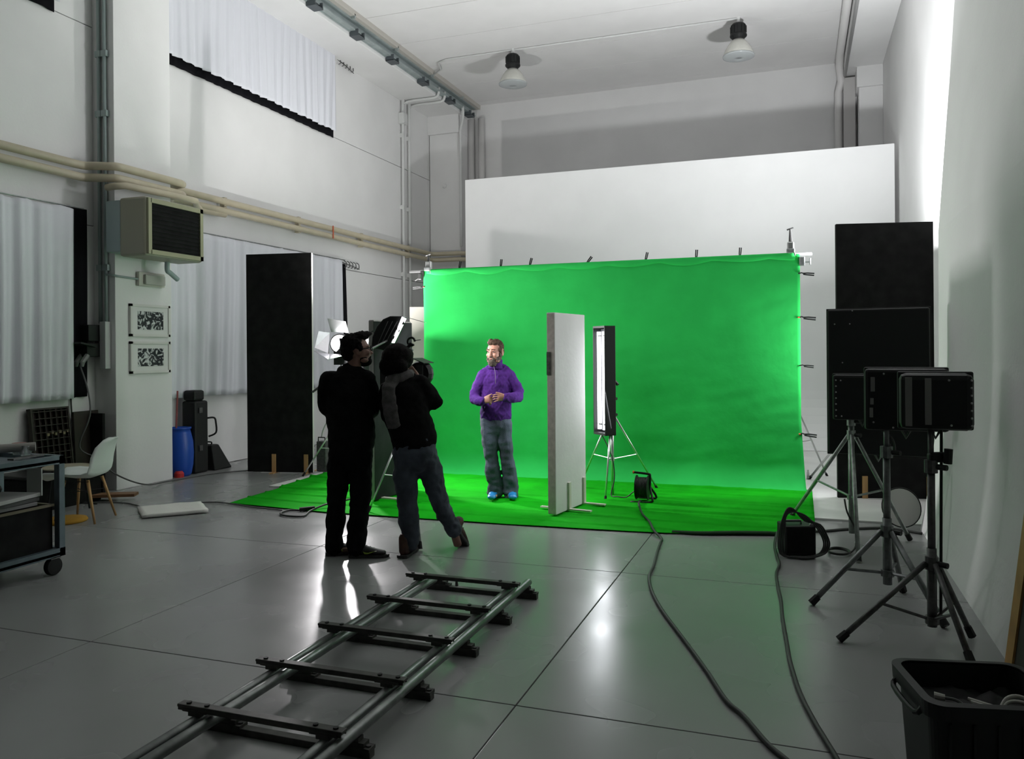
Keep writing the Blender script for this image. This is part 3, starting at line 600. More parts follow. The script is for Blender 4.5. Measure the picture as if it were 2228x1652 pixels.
# clamps
ORANGE = mat('orange_tip', (.7, .12, .04), .5); YEL = mat('yellow_tip', (.6, .45, .1), .5)
def clamp(name, label, c, ang, s=1, tip=ORANGE, group=None):
    """spring clamp; ang = direction of the handles in the XZ plane"""
    t = thing(name, label, 'clamp', c, group=group)
    def Q(x, z, y=0): return Vector((c[0]+s*(x*math.cos(ang)-z*math.sin(ang)), c[1]+y*s, c[2]+s*(x*math.sin(ang)+z*math.cos(ang))))
    obj('handle', tube(bm_(), [Q(.13, .012), Q(.05, .012), Q(0, .006)], .009*s, 6), BLACKP, t); obj('handle', tube(bm_(), [Q(.13, -.012), Q(.05, -.010), Q(0, -.006)], .009*s, 6), BLACKP, t)
    obj('jaw', tube(bm_(), [Q(.02, 0), Q(-.02, .012), Q(-.045, .002)], .008*s, 6), BLACKP, t); obj('jaw_tip', tube(bm_(), [Q(-.04, .003, -.01), Q(-.06, 0, -.01)], .009*s, 6), tip, t)
    return t
k_s = YS/9.45
TC = [(-4.087, 'leftmost', 1.4), (-3.522, 'second from left', 1.45), (-3.139, 'third from left', 1.3), (-2.413, 'fourth from left', .9), (-1.70, 'fifth from left', 1.35), (-1.114, 'sixth from left', 1.5), (-.628, 'rightmost small', 1.5)]
for x, w_, a in TC:
    clamp('spring_clamp', '%s black spring clamp gripping the green screen top edge' % w_, (x*k_s, YS-.01, ZT+.0), a, .8, YEL, 'spring clamps along the screen top')
for z, w_, tp, s_ in ((2.417, 'top', BLACKP, .9), (1.93, 'second', ORANGE, 1.0), (1.40, 'third', BLACKP, .8), (.64, 'lowest, orange-tipped', ORANGE, 1.0)):
    z2 = 1.6+(z-1.6)*k_s
    clamp('side_clamp', '%s spring clamp on the right edge of the green screen' % w_, (.045, YS-.02, z2), -.1, s_, tp, 'spring clamps on the screen sides')
clamp('side_clamp', 'red-tipped spring clamp on the left edge of the green screen', (-4.70, YS-.02, 2.44), PI+.05, .9, mat('red_tip', (.5, .03, .05), .5), 'spring clamps on the screen sides')
def bigclamp(label, x, z, h):
    t = thing('super_clamp', label, 'clamp', (x, YS, z))
    obj('clamp_body', box(bm_(), (x, YS-.03, z+.04), (.075, .07, .13)), CHROME, t, bevel=.015)
    obj('jaw', box(bm_(), (x, YS-.07, z+.0), (.09, .03, .05)), GREYM, t, bevel=.01)
    obj('spigot', tube(bm_(), [(x, YS-.03, z+.10), (x-.005, YS-.03, z+h)], [.022, .008], 8), DGREYM, t)
    obj('wing_handle', tube(bm_(), [(x-.04, YS-.03, z+h-.01), (x+.03, YS-.03, z+h+.01)], .009, 6), DGREYM, t)
    obj('lock_lever', tube(bm_(), [(x+.02, YS-.07, z+.02), (x+.05, YS-.09, z-.06)], .008, 6), CHROME, t)
bigclamp('silver clamp with upright handle on the top left corner of the green screen', -4.58, 2.67, .19)
bigclamp('silver clamp with upright handle on the top right corner of the green screen', -.085, 2.69, .25)
t = thing('knob_clamp', 'grey clamp with a T-knob under the right crossbar end', 'clamp', (.05, YS, 2.56))
obj('clamp_body', box(bm_(), (.035, YS-.03, 2.57), (.06, .05, .10)), GREYM, t, bevel=.01); obj('knob', tube(bm_(), [(.05, YS-.03, 2.56), (.12, YS-.03, 2.56)], .01, 6), GREYM, t); obj('knob_grip', tube(bm_(), [(.12, YS-.03, 2.53), (.12, YS-.03, 2.60)], .011, 6), GREYM, t)
t = thing('knob_clamp', 'dark clamp under the left crossbar end', 'clamp', (-4.72, YS, 2.56))
obj('clamp_body', box(bm_(), (-4.70, YS-.03, 2.58), (.05, .05, .09)), DGREYM, t, bevel=.01); obj('knob', tube(bm_(), [(-4.72, YS-.03, 2.56), (-4.78, YS-.03, 2.53)], .012, 6), DGREYM, t)

# ------------------------------------------------------------------ stands
def stand(name, label, c, feet, zhub, zbr, ztop, m=DGREYM, r=.017, foot=True, cat='stand', zmid=None, zlow=None, braces=None):
    """c mast (x,y); feet [(x,y)]; leg tops at zhub, brace ring at zbr"""
    t = thing(name, label, cat, (c[0], c[1], 0)); cx, cy = c
    z1 = zlow if zlow is not None else zbr-.08
    zm = zmid or (zhub+(ztop-zhub)*.45)
    obj('lower_tube', tube(bm_(), [(cx, cy, z1), (cx, cy, zhub+.08)], r*1.25, 10), m, t, smooth=True)
    obj('middle_tube', tube(bm_(), [(cx, cy, zhub+.05), (cx, cy, zm)], r, 10), m, t, smooth=True)
    obj('upper_tube', tube(bm_(), [(cx, cy, zm-.02), (cx, cy, ztop)], r*.75, 10), m, t, smooth=True)
    for zz in (zhub, zm): 
        col = obj('collar', tube(bm_(), [(cx, cy, zz-.035), (cx, cy, zz+.035)], r*1.7, 10), m, t)
        obj('knob', tube(bm_(), [(cx+r*1.5, cy-r, zz), (cx+r*1.5+.04, cy-r-.03, zz)], .016, 8), BLACKP, col)
    obj('brace_collar', tube(bm_(), [(cx, cy, zbr-.02), (cx, cy, zbr+.02)], r*1.8, 10), m, t)
    for fx, fy in feet:
        top = Vector((cx, cy, zhub)) + (Vector((fx-cx, fy-cy, 0)).normalized()*r*1.6); ft = Vector((fx, fy, .012))
        lg = obj('leg', tube(bm_(), [top, ft], r*.8, 8), m, t, smooth=True)
        if foot: obj('rubber_foot', tube(bm_(), [ft + (top-ft).normalized()*.06, Vector((fx, fy, .014))], [r*1.05, r*1.15], 8), RUBBER, lg)
        f = .52 if braces is None else braces
        obj('brace', tube(bm_(), [(cx, cy, zbr), top.lerp(ft, f)], r*.45, 6), m, t)
    return t
# ---- foreground / right stands
SG = mat('worn_silver_tube', (.30, .33, .31), .4, .7, var=.2, scale=25); SD = mat('dark_silver_tube', (.16, .17, .17), .4, .7, var=.2, scale=25)
c1 = yf(2.715, 6.44)
stand('light_stand', 'silver light stand under the left-hand black lamp head', (c1.x, c1.y), [(-.085, 8.0), (.401, 6.473), (.845, 7.322)], .90, .40, 1.14, SG, .020, zlow=.11)
stand('light_stand', 'dark light stand in the middle of the three at the right', (.503, 5.469), [(.056, 5.311), (.623, 5.775), (.768, 5.114)], .46, .20, 1.15, SD, .022, zlow=.13, zmid=.95)
stand('light_stand', 'nearest dark light stand at the right by the black bin', (.668, 4.875), [(.189, 4.694), (.877, 4.982), (.799, 4.552)], .425, .115, 1.2, DGREYM, .020, zlow=.08, zmid=.95)
t = thing('boom_rod', 'thin vertical black rod with a knob clamp beside the nearest stand', 'rod', (.72, 4.893, .15))
obj('rod', tube(bm_(), [(.712, 4.889, .15), (.723, 4.894, 1.2)], .008, 8), BLACKP, t); obj('knob_clamp', box(bm_(), (.70, 4.88, 1.0), (.10, .05, .055), YAW), BLACKP, t, bevel=.015); obj('knob', tube(bm_(), [(.745, 4.85, .97), (.75, 4.85, 1.05)], .022, 10), BLACKP, t)

RIV = mat('rivet_metal', (.3, .3, .3), .35, .8); STRIPM = mat('lit_gap_grey', (.16, .16, .155), .6)  # strip grey stands in for light seen through the vent gaps
def head(name, label, x0, x1, z0, z1, dep, depth, strips=(), rivets=(), curved=False, rot=-.44):
    c = yf((x0+x1)/2, dep, z0); t = thing(name, label, 'lamp head', c, YAW+rot); w_ = (x1-x0)*.92; h = z1-z0
    obj('housing', bb(bm_(), -w_/2, w_/2, 0, depth, 0, h), BLACKP, t, local=True, bevel=.02 if not curved else .035)
    obj('rim', bb(bm_(), -w_/2-.008, w_/2+.008, depth*.75, depth*.9, -.008, h+.008), BLACKP, t, local=True, bevel=.01)
    for sx, s0, s1, sw in strips: obj('lit_gap_strip', bb(bm_(), sx-w_/2, sx-w_/2+sw, -.004, .002, s0, s1), STRIPM, t, local=True, bevel=.002)
    for rx, rz in rivets: obj('rivet', ell(bm_(), (rx-w_/2, -.002, rz), (.006, .005, .006), seg=8), RIV, t, local=True)
    obj('yoke', tube(bm_(), [(-.03, depth*.5, .01), (0, depth*.5, -.05), (.03, depth*.5, .01)], .009, 8), DGREYM, t, local=True)
    return t
head('black_flag', 'tall black riveted panel hanging behind the lamp heads at the right', 2.645, 3.50, .69, 1.925, 6.75, .03, (), ((.06, 1.11), (.18, 1.11), (.12, .78), (.2, 1.22)))
head('studio_lamp', 'left-hand black lamp head seen from behind on the silver stand', 2.49, 2.95, 1.03, 1.385, 6.25, .16, ((.29, .21, .27, .013),), [(.025, .03+k*.047) for k in range(7)]+[(.06, .31), (.065, .03)])
head('studio_lamp', 'middle black lamp head with pale vertical strips seen from behind', 2.15, 2.655, 1.085, 1.465, 4.90, .2, ((.035, .24, .33, .024), (.032, .16, .20, .02), (.028, .08, .14, .02)), ((.11, .35), (.19, .34), (.05, .05), (.16, .02)))
head('studio_lamp', 'right-hand black lamp head with a rounded end nearest the right wall', 2.075, 2.465, 1.15, 1.455, 4.30, .2, ((.03, .02, .285, .034), (.125, .03, .28, .032)), [(.345, .03+k*.04) for k in range(7)]+[(.24, .27), (.25, .03)], True)
t = thing('bracket_joint', 'dark clamp joint on the back of the middle lamp head', 'clamp', yf(2.58, 4.86, 1.24), YAW)
obj('arm', tube(bm_(), [(-.10, 0, .02), (.05, 0, .0)], .012), DGREYM, t, local=True); obj('knuckle', box(bm_(), (.03, 0, -.01), (.05, .04, .06)), DGREYM, t, local=True, bevel=.01)
b = tube(bm_(), spline([tuple(yf(2.30, 5.0, 1.08)), tuple(yf(2.35, 4.98, 1.04)), tuple(yf(2.37, 4.98, .98)), tuple(yf(2.36, 4.98, .93)), tuple(yf(2.32, 4.98, .94)), tuple(yf(2.34, 4.98, 1.0))], 4), .006, 6)
tag(obj('safety_chain', b, DGREYM, smooth=True), 'loop of dark safety cable hanging under the middle lamp head', 'cable')

# fluorescent bank
fb = thing('fluorescent_bank', 'upright black fluorescent light bank with a glowing tube and glowing reflector edge behind the white flat', 'lamp', (-2.0, 8.42, .69), math.atan2(-.66, -.75))
# local x = facing direction, y = across, z = up
obj('back_shell', bb(bm_(), -.10, -.07, -.13, .13, 0, 1.155), BLACKP, fb, local=True, bevel=.01)
obj('side_wall', bb(bm_(), -.10, .03, .12, .135, 0, 1.155), BLACKP, fb, local=True, bevel=.004)
obj('side_wall', bb(bm_(), -.10, .03, -.135, -.12, 0, 1.155), BLACKP, fb, local=True, bevel=.004)
obj('end_cap', bb(bm_(), -.10, .03, -.13, .13, -.005, .02), BLACKP, fb, local=True); obj('end_cap', bb(bm_(), -.10, .03, -.13, .13, 1.14, 1.16), BLACKP, fb, local=True)
obj('reflector', bb(bm_(), -.068, -.06, -.115,   .115, .03, 1.13), mat('dim_reflector', (.35, .35, .38), .4, .8), fb, local=True)
for yy in (-.085, .03): obj('tube_and_reflector_glow', tube(bm_(), [(-.02, yy, .05), (-.02, yy, 1.10)], .022, 12), TUBEM, fb, local=True, smooth=True)  # first one is the lit reflector edge, modelled as a glowing tube
for zz in (.1, 1.05): obj('tube_clip', bb(bm_(), -.06, .0, -.1, .1, zz, zz+.012), BLACKP, fb, local=True)
stand('tripod_stand', 'silver tripod stand carrying the fluorescent bank', (-1.905, 8.50), [(-1.916, 8.239-.05), (-1.523, 9.10), (-2.38, 8.85)], .90, .42, 1.28, CHROME, .013, zlow=.02)
t = thing('stand_knob', 'silver locking knob behind the fluorescent bank', 'knob', (-1.88, 8.48, 1.24))
obj('bracket', box(bm_(), (-1.90, 8.48, 1.25), (.05, .06, .06)), CHROME, t, bevel=.01); obj('knob', tube(bm_(), [(-1.88, 8.48, 1.27), (-1.83, 8.46, 1.22)], .018, 8), DGREYM, t)
cable('lamp_cable', 'thin dark cable from the fluorescent bank to the cable reel', [(-2.0, 8.42, .68), (-1.93, 8.42, .55), (-1.88, 8.42, .40), (-1.87, 8.43, .22), (-1.90, 8.4, .05), (-1.82, 8.35, .045), (-1.72, 8.32, .05), (-1.63, 8.28, .12), (-1.58, 8.26, .12)], .006)

# bank light near crew: curved black hood with white LED front
bk = thing('softlight', 'black ribbed softlight with glowing face above the crew', 'lamp', yf(-1.13, 7.95, 1.62), YAW)
def hood(u, v):
    # u along the curved back from rear-bottom to front-top, v across depth
    A = [(-.235, .02), (-.22, .12), (-.18, .22), (-.12, .29), (-.05, .32), (.06, .322)]
    B_ = [(-.10, -.06), (-.05, -.05), (-.02, .0), (.0, .08), (.03, .15), (.075, .318)]
    k = u*5; i = min(int(k), 4); f = k-i
    return Vector((A[i][0]*(1-f)+A[i+1][0]*f, (v-.5)*.34, A[i][1]*(1-f)+A[i+1][1]*f))
b = bm_(); prof_ = [(-.10, -.02), (-.235, .02), (-.225, .12), (-.18, .22), (-.12, .29), (-.05, .32), (.075, .318), (-.02, .10), (-.075, .0)]
f0 = [b.verts.new((x, -.16, z)) for x, z in prof_]; f1 = [b.verts.new((x, .16, z)) for x, z in prof_]
b.faces.new(f0); b.faces.new(f1[::-1])
for i in range(len(prof_)): j = (i+1) % len(prof_); b.faces.new((f0[i], f0[j], f1[j], f1[i]))
hd = obj('hood', b, BLACKP, bk, local=True, bevel=.01)
for k in range(4):
    x = -.17+k*.045; obj('rib', tube(bm_(), [(x, -.166, .05+k*.02), (x+.10, -.166, .27)], .004, 6), DGREYM, hd, local=True)
obj('diffuser', tube(bm_(), [(.082, -.165, .305), (.035, -.165, .20), (-.012, -.165, .09)], [.018, .014, .012], 8), EMIT, bk, local=True)
b = bm_(); vv = [b.verts.new(p) for p in ((.085, -.15, .30), (.085, .0, .30), (-.035, .0, .06), (-.035, -.15, .06))]; b.faces.new(vv); obj('led_face', b, EMIT, bk, local=True, solid=.004)
obj('barn_door', box(bm_(), (.17, 0, .29), (.20, .3, .004), mtx=Matrix.Rotation(.28, 4, 'Y')), ALU, bk, local=True)
for k in range(3): obj('latch', box(bm_(), (.075-k*.045, -.17, .25-k*.07), (.025, .012, .03)), DGREYM, bk, local=True)
obj('handle', tube(bm_(), [(-.22, -.1, .18), (-.34, -.1, .12), (-.45, -.1, .03)], .008, 6), DGREYM, bk, local=True)
stand('tripod_stand', 'silver tripod stand behind the crew under the softlight', (-3.80, 7.28), [(-3.90, 7.40), (-3.62, 7.75), (-4.02, 6.98)], .75, .33, 1.62, CHROME, .013, zlow=.05)

# fresnel
fz = thing('fresnel_lamp', 'glowing lamp with silver barn doors left of the crew', 'lamp', yf(-2.20, 10.27, 1.70), YAW)
b = lathe(bm_(), (0, 0, 0), [(.02, .17), (.09, .16), (.125, .10), (.13, 0), (.12, -.02), (.0, -.02)], 24, 'Y'); obj('housing', b, DGREYM, fz, local=True, smooth=False)
obj('lens', lathe(bm_(), (0, -.03, 0), [(0, -.02), (.06, -.015), (.11, 0), (.11, .012), (0, .012)], 24, 'Y'), EMIT, fz, local=True, smooth=True)
def door(pts): 
    b = bm_(); b.faces.new([b.verts.new(p) for p in pts]); return obj('barn_door', b, ALU, fz, local=True, solid=.004)
door([(-.12, -.05, .14), (-.24, -.14, .16), (-.29, -.14, -.05), (-.14, -.05, -.12)])
door([(-.10, -.05, .15), (-.13, -.12, .32), (.10, -.12, .28), (.12, -.05, .14)])
door([(-.12, -.05, -.13), (-.30, -.14, -.09), (-.10, -.22, -.20), (.12, -.05, -.14)])
door([(.14, -.02, .12), (.30, .02, .16), (.30, .02, -.12), (.14, -.02, -.12)])
obj('yoke', tube(bm_(), [(-.16, .05, .0), (-.16, .05, -.18), (.16, .05, -.18), (.16, .05, 0)], .01, 6), DGREYM, fz, local=True)
fp = yf(-2.20, 10.32)
stand('lamp_stand', 'thin stand under the glowing barn-door lamp', (fp.x, fp.y), [(fp.x-.42, fp.y-.25), (fp.x+.4, fp.y-.2), (fp.x, fp.y+.45)], .75, .35, 1.53, CHROME, .012)
# flood fixtures; the left one's door and flaps are added to cut its light
def flood(label, x, y, z, door=False):
    t = thing('flood_lamp', label, 'lamp', (x, y, z))
    obj('housing', box(bm_(), (x, y, z-.11), (.28, .24, .16)), BLACKP, t, bevel=.02); obj('reflector', box(bm_(), (x, y, z-.025), (.26, .22, .01)), ALU, t)
    if door:
        obj('arm', tube(bm_(), [(x, y, z-.19), (x-.08, y, z-.24), (x-.235, y-.045, z-.24)], .011), CHROME, t)
        obj('barn_door', bb(bm_(), x-.30, x+.20, y-.135, y-.125, z-.10, z+.24), BLACKP, t)
        obj('cutoff_flap', bb(bm_(), x-.21, x-.20, y-.12, y+.30, z-.10, z+.23), BLACKP, t)
    for k in ((1,) if door else (-1, 1)): obj('cutoff_flap', box(bm_(), (x+k*.19, y, z+(.09 if door else -.04)), (.012, .28, .36 if door else .10), mtx=Matrix.Rotation(k*.15, 4, 'Y')), BLACKP, t)
flood('extra black flood lamp with added light-cutting flaps clamped beside the glowing barn-door lamp', -5.30, 9.02, 1.53, True)
flood('upward flood lamp hidden behind the right tall black flat', .80, 9.66, 2.50)
stand('rolling_stand', 'silver rolling stand partly visible left of the right black flat', (.75, 9.75), [(.09, 10.3), (1.2, 9.55), (.95, 10.4)], .95, .42, 2.28, CHROME, .017)
t = thing('castor_wheel', 'small castor wheel at the foot of the rolling stand', 'wheel', (.088, 10.33, .02))
obj('wheel', tube(bm_(), [(.07, 10.30, .06), (.10, 10.30, .06)], .04, 14), mat('grey_castor', (.35, .35, .35), .5), t); obj('fork', bb(bm_(), .075, .095, 10.28, 10.34, .05, .13), CHROME, t)
stand('backdrop_stand', 'thin grey stand behind the right edge of the green screen', (-.085, 9.80), [(.31, 10.62), (-.55, 10.1), (-.3, 9.66)], 1.02, .50, 2.66, CHROME, .013)
stand('backdrop_stand', 'thin grey stand behind the left edge of the green screen', (-4.58, 9.80), [(-4.2, 10.4), (-5.0, 10.1), (-4.4, 9.66)], 1.02, .50, 2.66, CHROME, .013)
# clutter seen between flat and crew
t = thing('ballast_unit', 'small dark ballast unit on the floor beside the left black flat', 'ballast', (-5.93, 9.12, .02))
obj('casing', bb(bm_(), -6.0, -5.86, 9.08, 9.2, .02, .42), DGREYM, t, bevel=.01); obj('handle', tube(bm_(), [(-5.98, 9.1, .42), (-5.98, 9.1, .47), (-5.88, 9.1, .47), (-5.88, 9.1, .42)], .008), BLACKP, t)
t = thing('cable_pile', 'tangle of red and blue cables at the foot of the glowing lamp', 'cable', (-5.8, 9.15, .03))
for cc, sd in (((.4, .03, .03), 1), ((.03, .08, .4), 2), ((.03, .03, .03), 3)):
    random.seed(sd); obj('cable_loop', tube(bm_(), spline([(-5.72+random.uniform(-.16, .12), 9.15+random.uniform(-.08, .1), .035+random.uniform(0, .09)) for _ in range(9)], 5), .009, 6), mat('cable_col_%d' % sd, cc, .5), t, smooth=True)
cable('hanging_cable', 'pale cable slanting behind the left crew member to the floor', [(-5.55, 8.95, 1.0), (-5.85, 9.05, .62), (-5.93, 9.1, .48)], .008, mat('pale_cable', (.5, .5, .5), .5))
obj('boom_arm', tube(bm_(), [tuple(yf(-1.73, 6.95, 1.25)), tuple(yf(-1.30, 7.2, 1.60)), tuple(yf(-1.2, 7.9, 1.72))], .010, 8), DGREYM, bk)

# ------------------------------------------------------------------ cinema camera on tripod
cm = yf(-.985, 7.00, 1.25); t = thing('cinema_camera', 'black film camera with matte box and monitor before the crew', 'camera', cm, YAW-.35)
obj('camera_body', bb(bm_(), -.13, .05, -.12, .14, .05, .24), BLACKP, t, local=True, bevel=.015)
obj('lens', tube(bm_(), [(.04, .05, .14), (.14, .05, .14), (.15, .05, .14)], [.045, .05, .05], 16), BLACKP, t, local=True)
mbx = obj('matte_box', lathe(bm_(), (.17, .05, .15), [(0, -.02), (.10, -.02), (.115, .02), (.115, .05), (0, .05)], 16, 'Y'), BLACKP, t, local=True)
obj('top_flap', box(bm_(), (.205, .05, .265), (.12, .2, .006), mtx=Matrix.Rotation(.35, 4, 'Y')), BLACKP, mbx, local=True)
obj('side_flap', box(bm_(), (.225, -.05, .14), (.09, .006, .17), mtx=Matrix.Rotation(-.5, 4, 'Z')), BLACKP, mbx, local=True)
obj('monitor', box(bm_(), (.08, -.08, .33), (.20, .02, .012), mtx=Matrix.Rotation(-.28, 4, 'Y')), mat('monitor_shell', (.16, .17, .2), .3), t, local=True)
obj('top_handle', tube(bm_(), spline([(-.05, 0, .24), (-.04, 0, .32), (.0, 0, .37), (.08, 0, .38), (.12, 0, .42)], 4), .016, 8), BLACKP, t, local=True, smooth=True)
obj('microphone_mount', tube(bm_(), spline([(.12+.035*math.cos(a), 0, .43+.035*math.sin(a)) for a in [k*PI/4 for k in range(8)]], 3), .010, 8), BLACKP, t, local=True)
obj('antenna', tube(bm_(), [(.15, 0, .44), (.21, 0, .445)], .004, 6), DGREYM, t, local=True)
obj('follow_focus', tube(bm_(), [(.03, -.10, .02), (.09, -.12, .02)], .03, 12), BLACKP, t, local=True); obj('tripod_plate', bb(bm_(), -.1, .1, -.06, .08, .0, .05), DGREYM, t, local=True, bevel=.01)
stand('camera_tripod', 'camera tripod hidden behind the right crew member legs', (-3.236, 6.277), [(-2.87, 5.80), (-3.17, 6.94), (-3.426, 6.63)], 1.2, .45, 1.31, GREYM, .016)

# ------------------------------------------------------------------ cable reel, ballast box, coil, disc
t = thing('cable_reel', 'black cable reel with carrying frame standing on the green cloth', 'cable reel', (-1.54, 8.27, .03), 0)
for k, xx in enumerate((-1.60, -1.48)):
    b = bm_(); n = 28; rings = []
    for dx, r in ((-.004, .125), (.004, .125)): rings.append([b.verts.new((xx+dx, 8.27+r*math.cos(2*PI*q/n), .17+r*math.sin(2*PI*q/n))) for q in range(n)])
    loft(b, rings); obj('reel_disc', b, BLACKP, t)
b = bm_()
for k in range(8): 
    n = 20; r0 = .10; x = -1.595+k*.0145
    tube(b, [(x, 8.27+r0*math.cos(2*PI*q/n), .17+r0*math.sin(2*PI*q/n)) for q in range(n+1)], .007, 6)
obj('wound_cable', b, CABLE, t, smooth=True)
obj('frame', tube(bm_(), spline([(-1.64, 8.15, .035), (-1.44, 8.15, .04), (-1.42, 8.16, .08), (-1.46, 8.27, .17), (-1.46, 8.27, .29), (-1.48, 8.27, .31), (-1.62, 8.25, .325)], 4), .012, 8), BLACKP, t, smooth=True)
obj('frame', tube(bm_(), spline([(-1.64, 8.38, .035), (-1.44, 8.39, .04), (-1.42, 8.36, .08), (-1.46, 8.29, .17)], 4), .012, 8), BLACKP, t, smooth=True)
obj('handle_tip', tube(bm_(), [(-1.62, 8.25, .325), (-1.635, 8.25, .325)], .015, 8), ORANGE, t)
cable('extension_cable', 'long dark cable snaking from the reel across the floor to the lower right', [(-1.54, 8.15, .05), (-1.528, 8.0, .05), (-1.42, 7.6, .035), (-1.30, 7.3, .03), (-1.195, 6.94, .03), (-1.10, 6.75, .012), (-1.085, 6.6, .012), (-1.06, 6.3, .012), (-1.02, 5.9, .012), (-1.0, 5.6, .012), (-.92, 5.25, .012), (-.80, 4.9, .012), (-.654, 4.55, .012), (-.54, 4.28, .012), (-.434, 4.02, .012), (-.323, 3.73, .012), (-.24, 3.6, .012), (-.13, 3.37, .012), (-.02, 3.2, .012), (.1, 2.9, .012), (.2, 2.5, .012)], .011)
cable('extension_cable', 'second long dark cable running from the ballast box toward the viewpoint', [(-.19, 7.15, .04), (-.20, 6.8, .012), (-.17, 6.4, .012), (-.15, 6.2, .012), (-.165, 5.95, .012), (-.145, 5.6, .012), (-.12, 5.3, .012), (-.105, 4.97, .012), (-.075, 4.55, .012), (-.054, 4.27, .012), (-.01, 3.92, .012), (.045, 3.65, .012), (.09, 3.47, .012), (.14, 3.25, .012), (.22, 2.7, .012)], .011)
t = thing('ballast_box', 'black power box with a coiled cable over its top beside the green cloth', 'power box', (-.03, 6.6, 0), YAW)
obj('casing', bb(bm_(), -.115, .115, -.09, .12, .012, .235), BLACKP, t, local=True, bevel=.008)
obj('front_panel', bb(bm_(), -.10, .10, -.094, -.088, .03, .22), DGREYM if False else BLACK, t, local=True)
for k in range(4): obj('corner_foot', bb(bm_(), *((-.11, -.08) if k % 2 else (.08, .11)), *((-.08, -.05) if k < 2 else (.07, .10)), 0, .015), RUBBER, t, local=True)
obj('handle', tube(bm_(), [(-.09, .0, .235), (-.09, 0, .26), (.03, 0, .26), (.03, 0, .235)], .01), DGREYM, t, local=True)
obj('connector', tube(bm_(), [(.09, -.05, .255), (.12, -.06, .235)], .02, 10), mat('grey_connector', (.5, .5, .5), .4), t, local=True)
cp = []
for q in range(4):
    o1 = .014*q
    cp += [(-.12-o1, -.10, .03), (-.125-o1, -.10, .20), (-.115, -.09, .31+o1), (-.06, -.08, .345+o1*.6), (.03, -.09, .32-o1), (.10+o1, -.10, .25), (.155+o1, -.10, .16), (.17+o1, -.10, .09), (.13+o1, -.11, .03), (.04, -.13-o1, .015), (-.05, -.13-o1, .015)]
tag(obj('coiled_cable', tube(bm_(), [WM[t.name] @ p for p in spline(cp, 4)], .0065, 7), CABLE, smooth=True), 'thick black cable coiled over the power box', 'cable')
cc_ = [(.278+.075*math.cos(a)*(1+.06*math.sin(a*.7)), 6.72+.10*math.sin(a), .010+.003*a/3) for a in [k*PI/5 for k in range(26)]]
cable('coiled_cable', 'small loose coil of black cable hanging from the silver stand to the floor', [tuple(yf(2.665, 6.46, .38)), tuple(yf(2.67, 6.42, .28)), tuple(yf(2.72, 6.40, .16)), (.40, 6.76, .06)]+cc_, .007, k=4)
cable('floor_cable', 'thick black cable crossing behind the stands to the right wall', [(.0, 7.38, .02), (.15, 7.42, .012), (.4, 7.6, .012), (.655, 7.72, .012), (.80, 7.70, .012), (.97, 7.6, .012)], .012)
cable('floor_cable', 'black cable lying in a loop at the front edge of the green cloth', [(-4.45, 7.35, .05), (-4.50, 7.12, .05), (-4.55, 7.02, .045), (-4.60, 6.85, .014), (-4.52, 6.62, .014), (-4.62, 6.57, .014), (-4.76, 6.60, .014), (-4.83, 6.70, .014), (-4.82, 6.82, .014), (-4.72, 6.84, .014)], .010)
tag(obj('cable_plug', tube(bm_(), [(-4.72, 6.84, .022), (-4.60, 6.93, .035)], [.022, .014], 8), BLACKP), 'black plug at the end of the looped cable by the green cloth', 'plug')
t = thing('reflector_disc', 'round pale reflector disc leaning behind the dark stands by the right wall', 'reflector', (.84, 7.86, 0), YAW)
mx = Matrix.Rotation(PI/2-.25, 4, 'X')
b = lathe(bm_(), (0, 0, 0), [(0, .004), (.165, .004), (.17, 0), (.165, -.004), (0, -.004)], 40); bmesh.ops.transform(b, matrix=Matrix.Translation((0, 0, .175)) @ mx, verts=b.verts); obj('fabric', b, mat('grey_reflector_cloth', (.42, .42, .40), .6), t, local=True)
b = tube(bm_(), [(.172*math.cos(a), .172*math.sin(a), 0) for a in [k*PI/16 for k in range(33)]], .006, 6); bmesh.ops.transform(b, matrix=Matrix.Translation((0, 0, .178)) @ mx, verts=b.verts); obj('rim', b, BLACKP, t, local=True)

# ------------------------------------------------------------------ dolly tracks: two sections, the upper one upside down on the lower
TR = mat('track_steel_tube', (.17, .18, .175), .4, .75, var=.2, scale=14); TS = mat('black_track_sleeper', (.045, .045, .04), .55, .2, var=.3, scale=18)
def bolt(x, y, z): return lathe(bm_(), (x, y, z), [(0, -.01), (.011, -.01), (.011, .004), (0, .004)], 8)
t = thing('dolly_track', 'lower section of dolly track lying on the floor', 'dolly track', (-2, 3.6, 0), group='stacked dolly track sections')
for x in (-2.275, -1.665): obj('rail_tube', tube(bm_(), [(x, 1.0, .095), (x, 4.93 if x > -2 else 4.80, .095)], .0235, 14), TR, t, smooth=True)
for y in (1.12, 1.68, 2.23, 2.785, 3.335, 3.885, 4.40, 4.90):
    sl = obj('sleeper', bb(bm_(), -2.40, -1.595, y-.021, y+.021, .0, .030), TS, t, bevel=.003)
    for x in (-2.275, -1.665):
        b = bm_(); bb(b, x-.07, x+.07, y-.026, y+.026, .028, .042); bb(b, x-.045, x+.045, y-.022, y+.022, .040, .060); bb(b, x-.02, x+.02, y-.02, y+.02, .056, .075)
        obj('saddle', b, TS, sl)
        for d in (-.055, .055): obj('bolt', bolt(x+d, y, .044), DGREYM, sl)
t = thing('dolly_track', 'upper section of dolly track lying upside down on the lower one', 'dolly track', (-2, 3.6, .06), group='stacked dolly track sections')
for x in (-2.335, -1.728): obj('rail_tube', tube(bm_(), [(x, 1.0, .0955), (x, 4.79, .0955)], .0215, 14), TR, t, smooth=True)
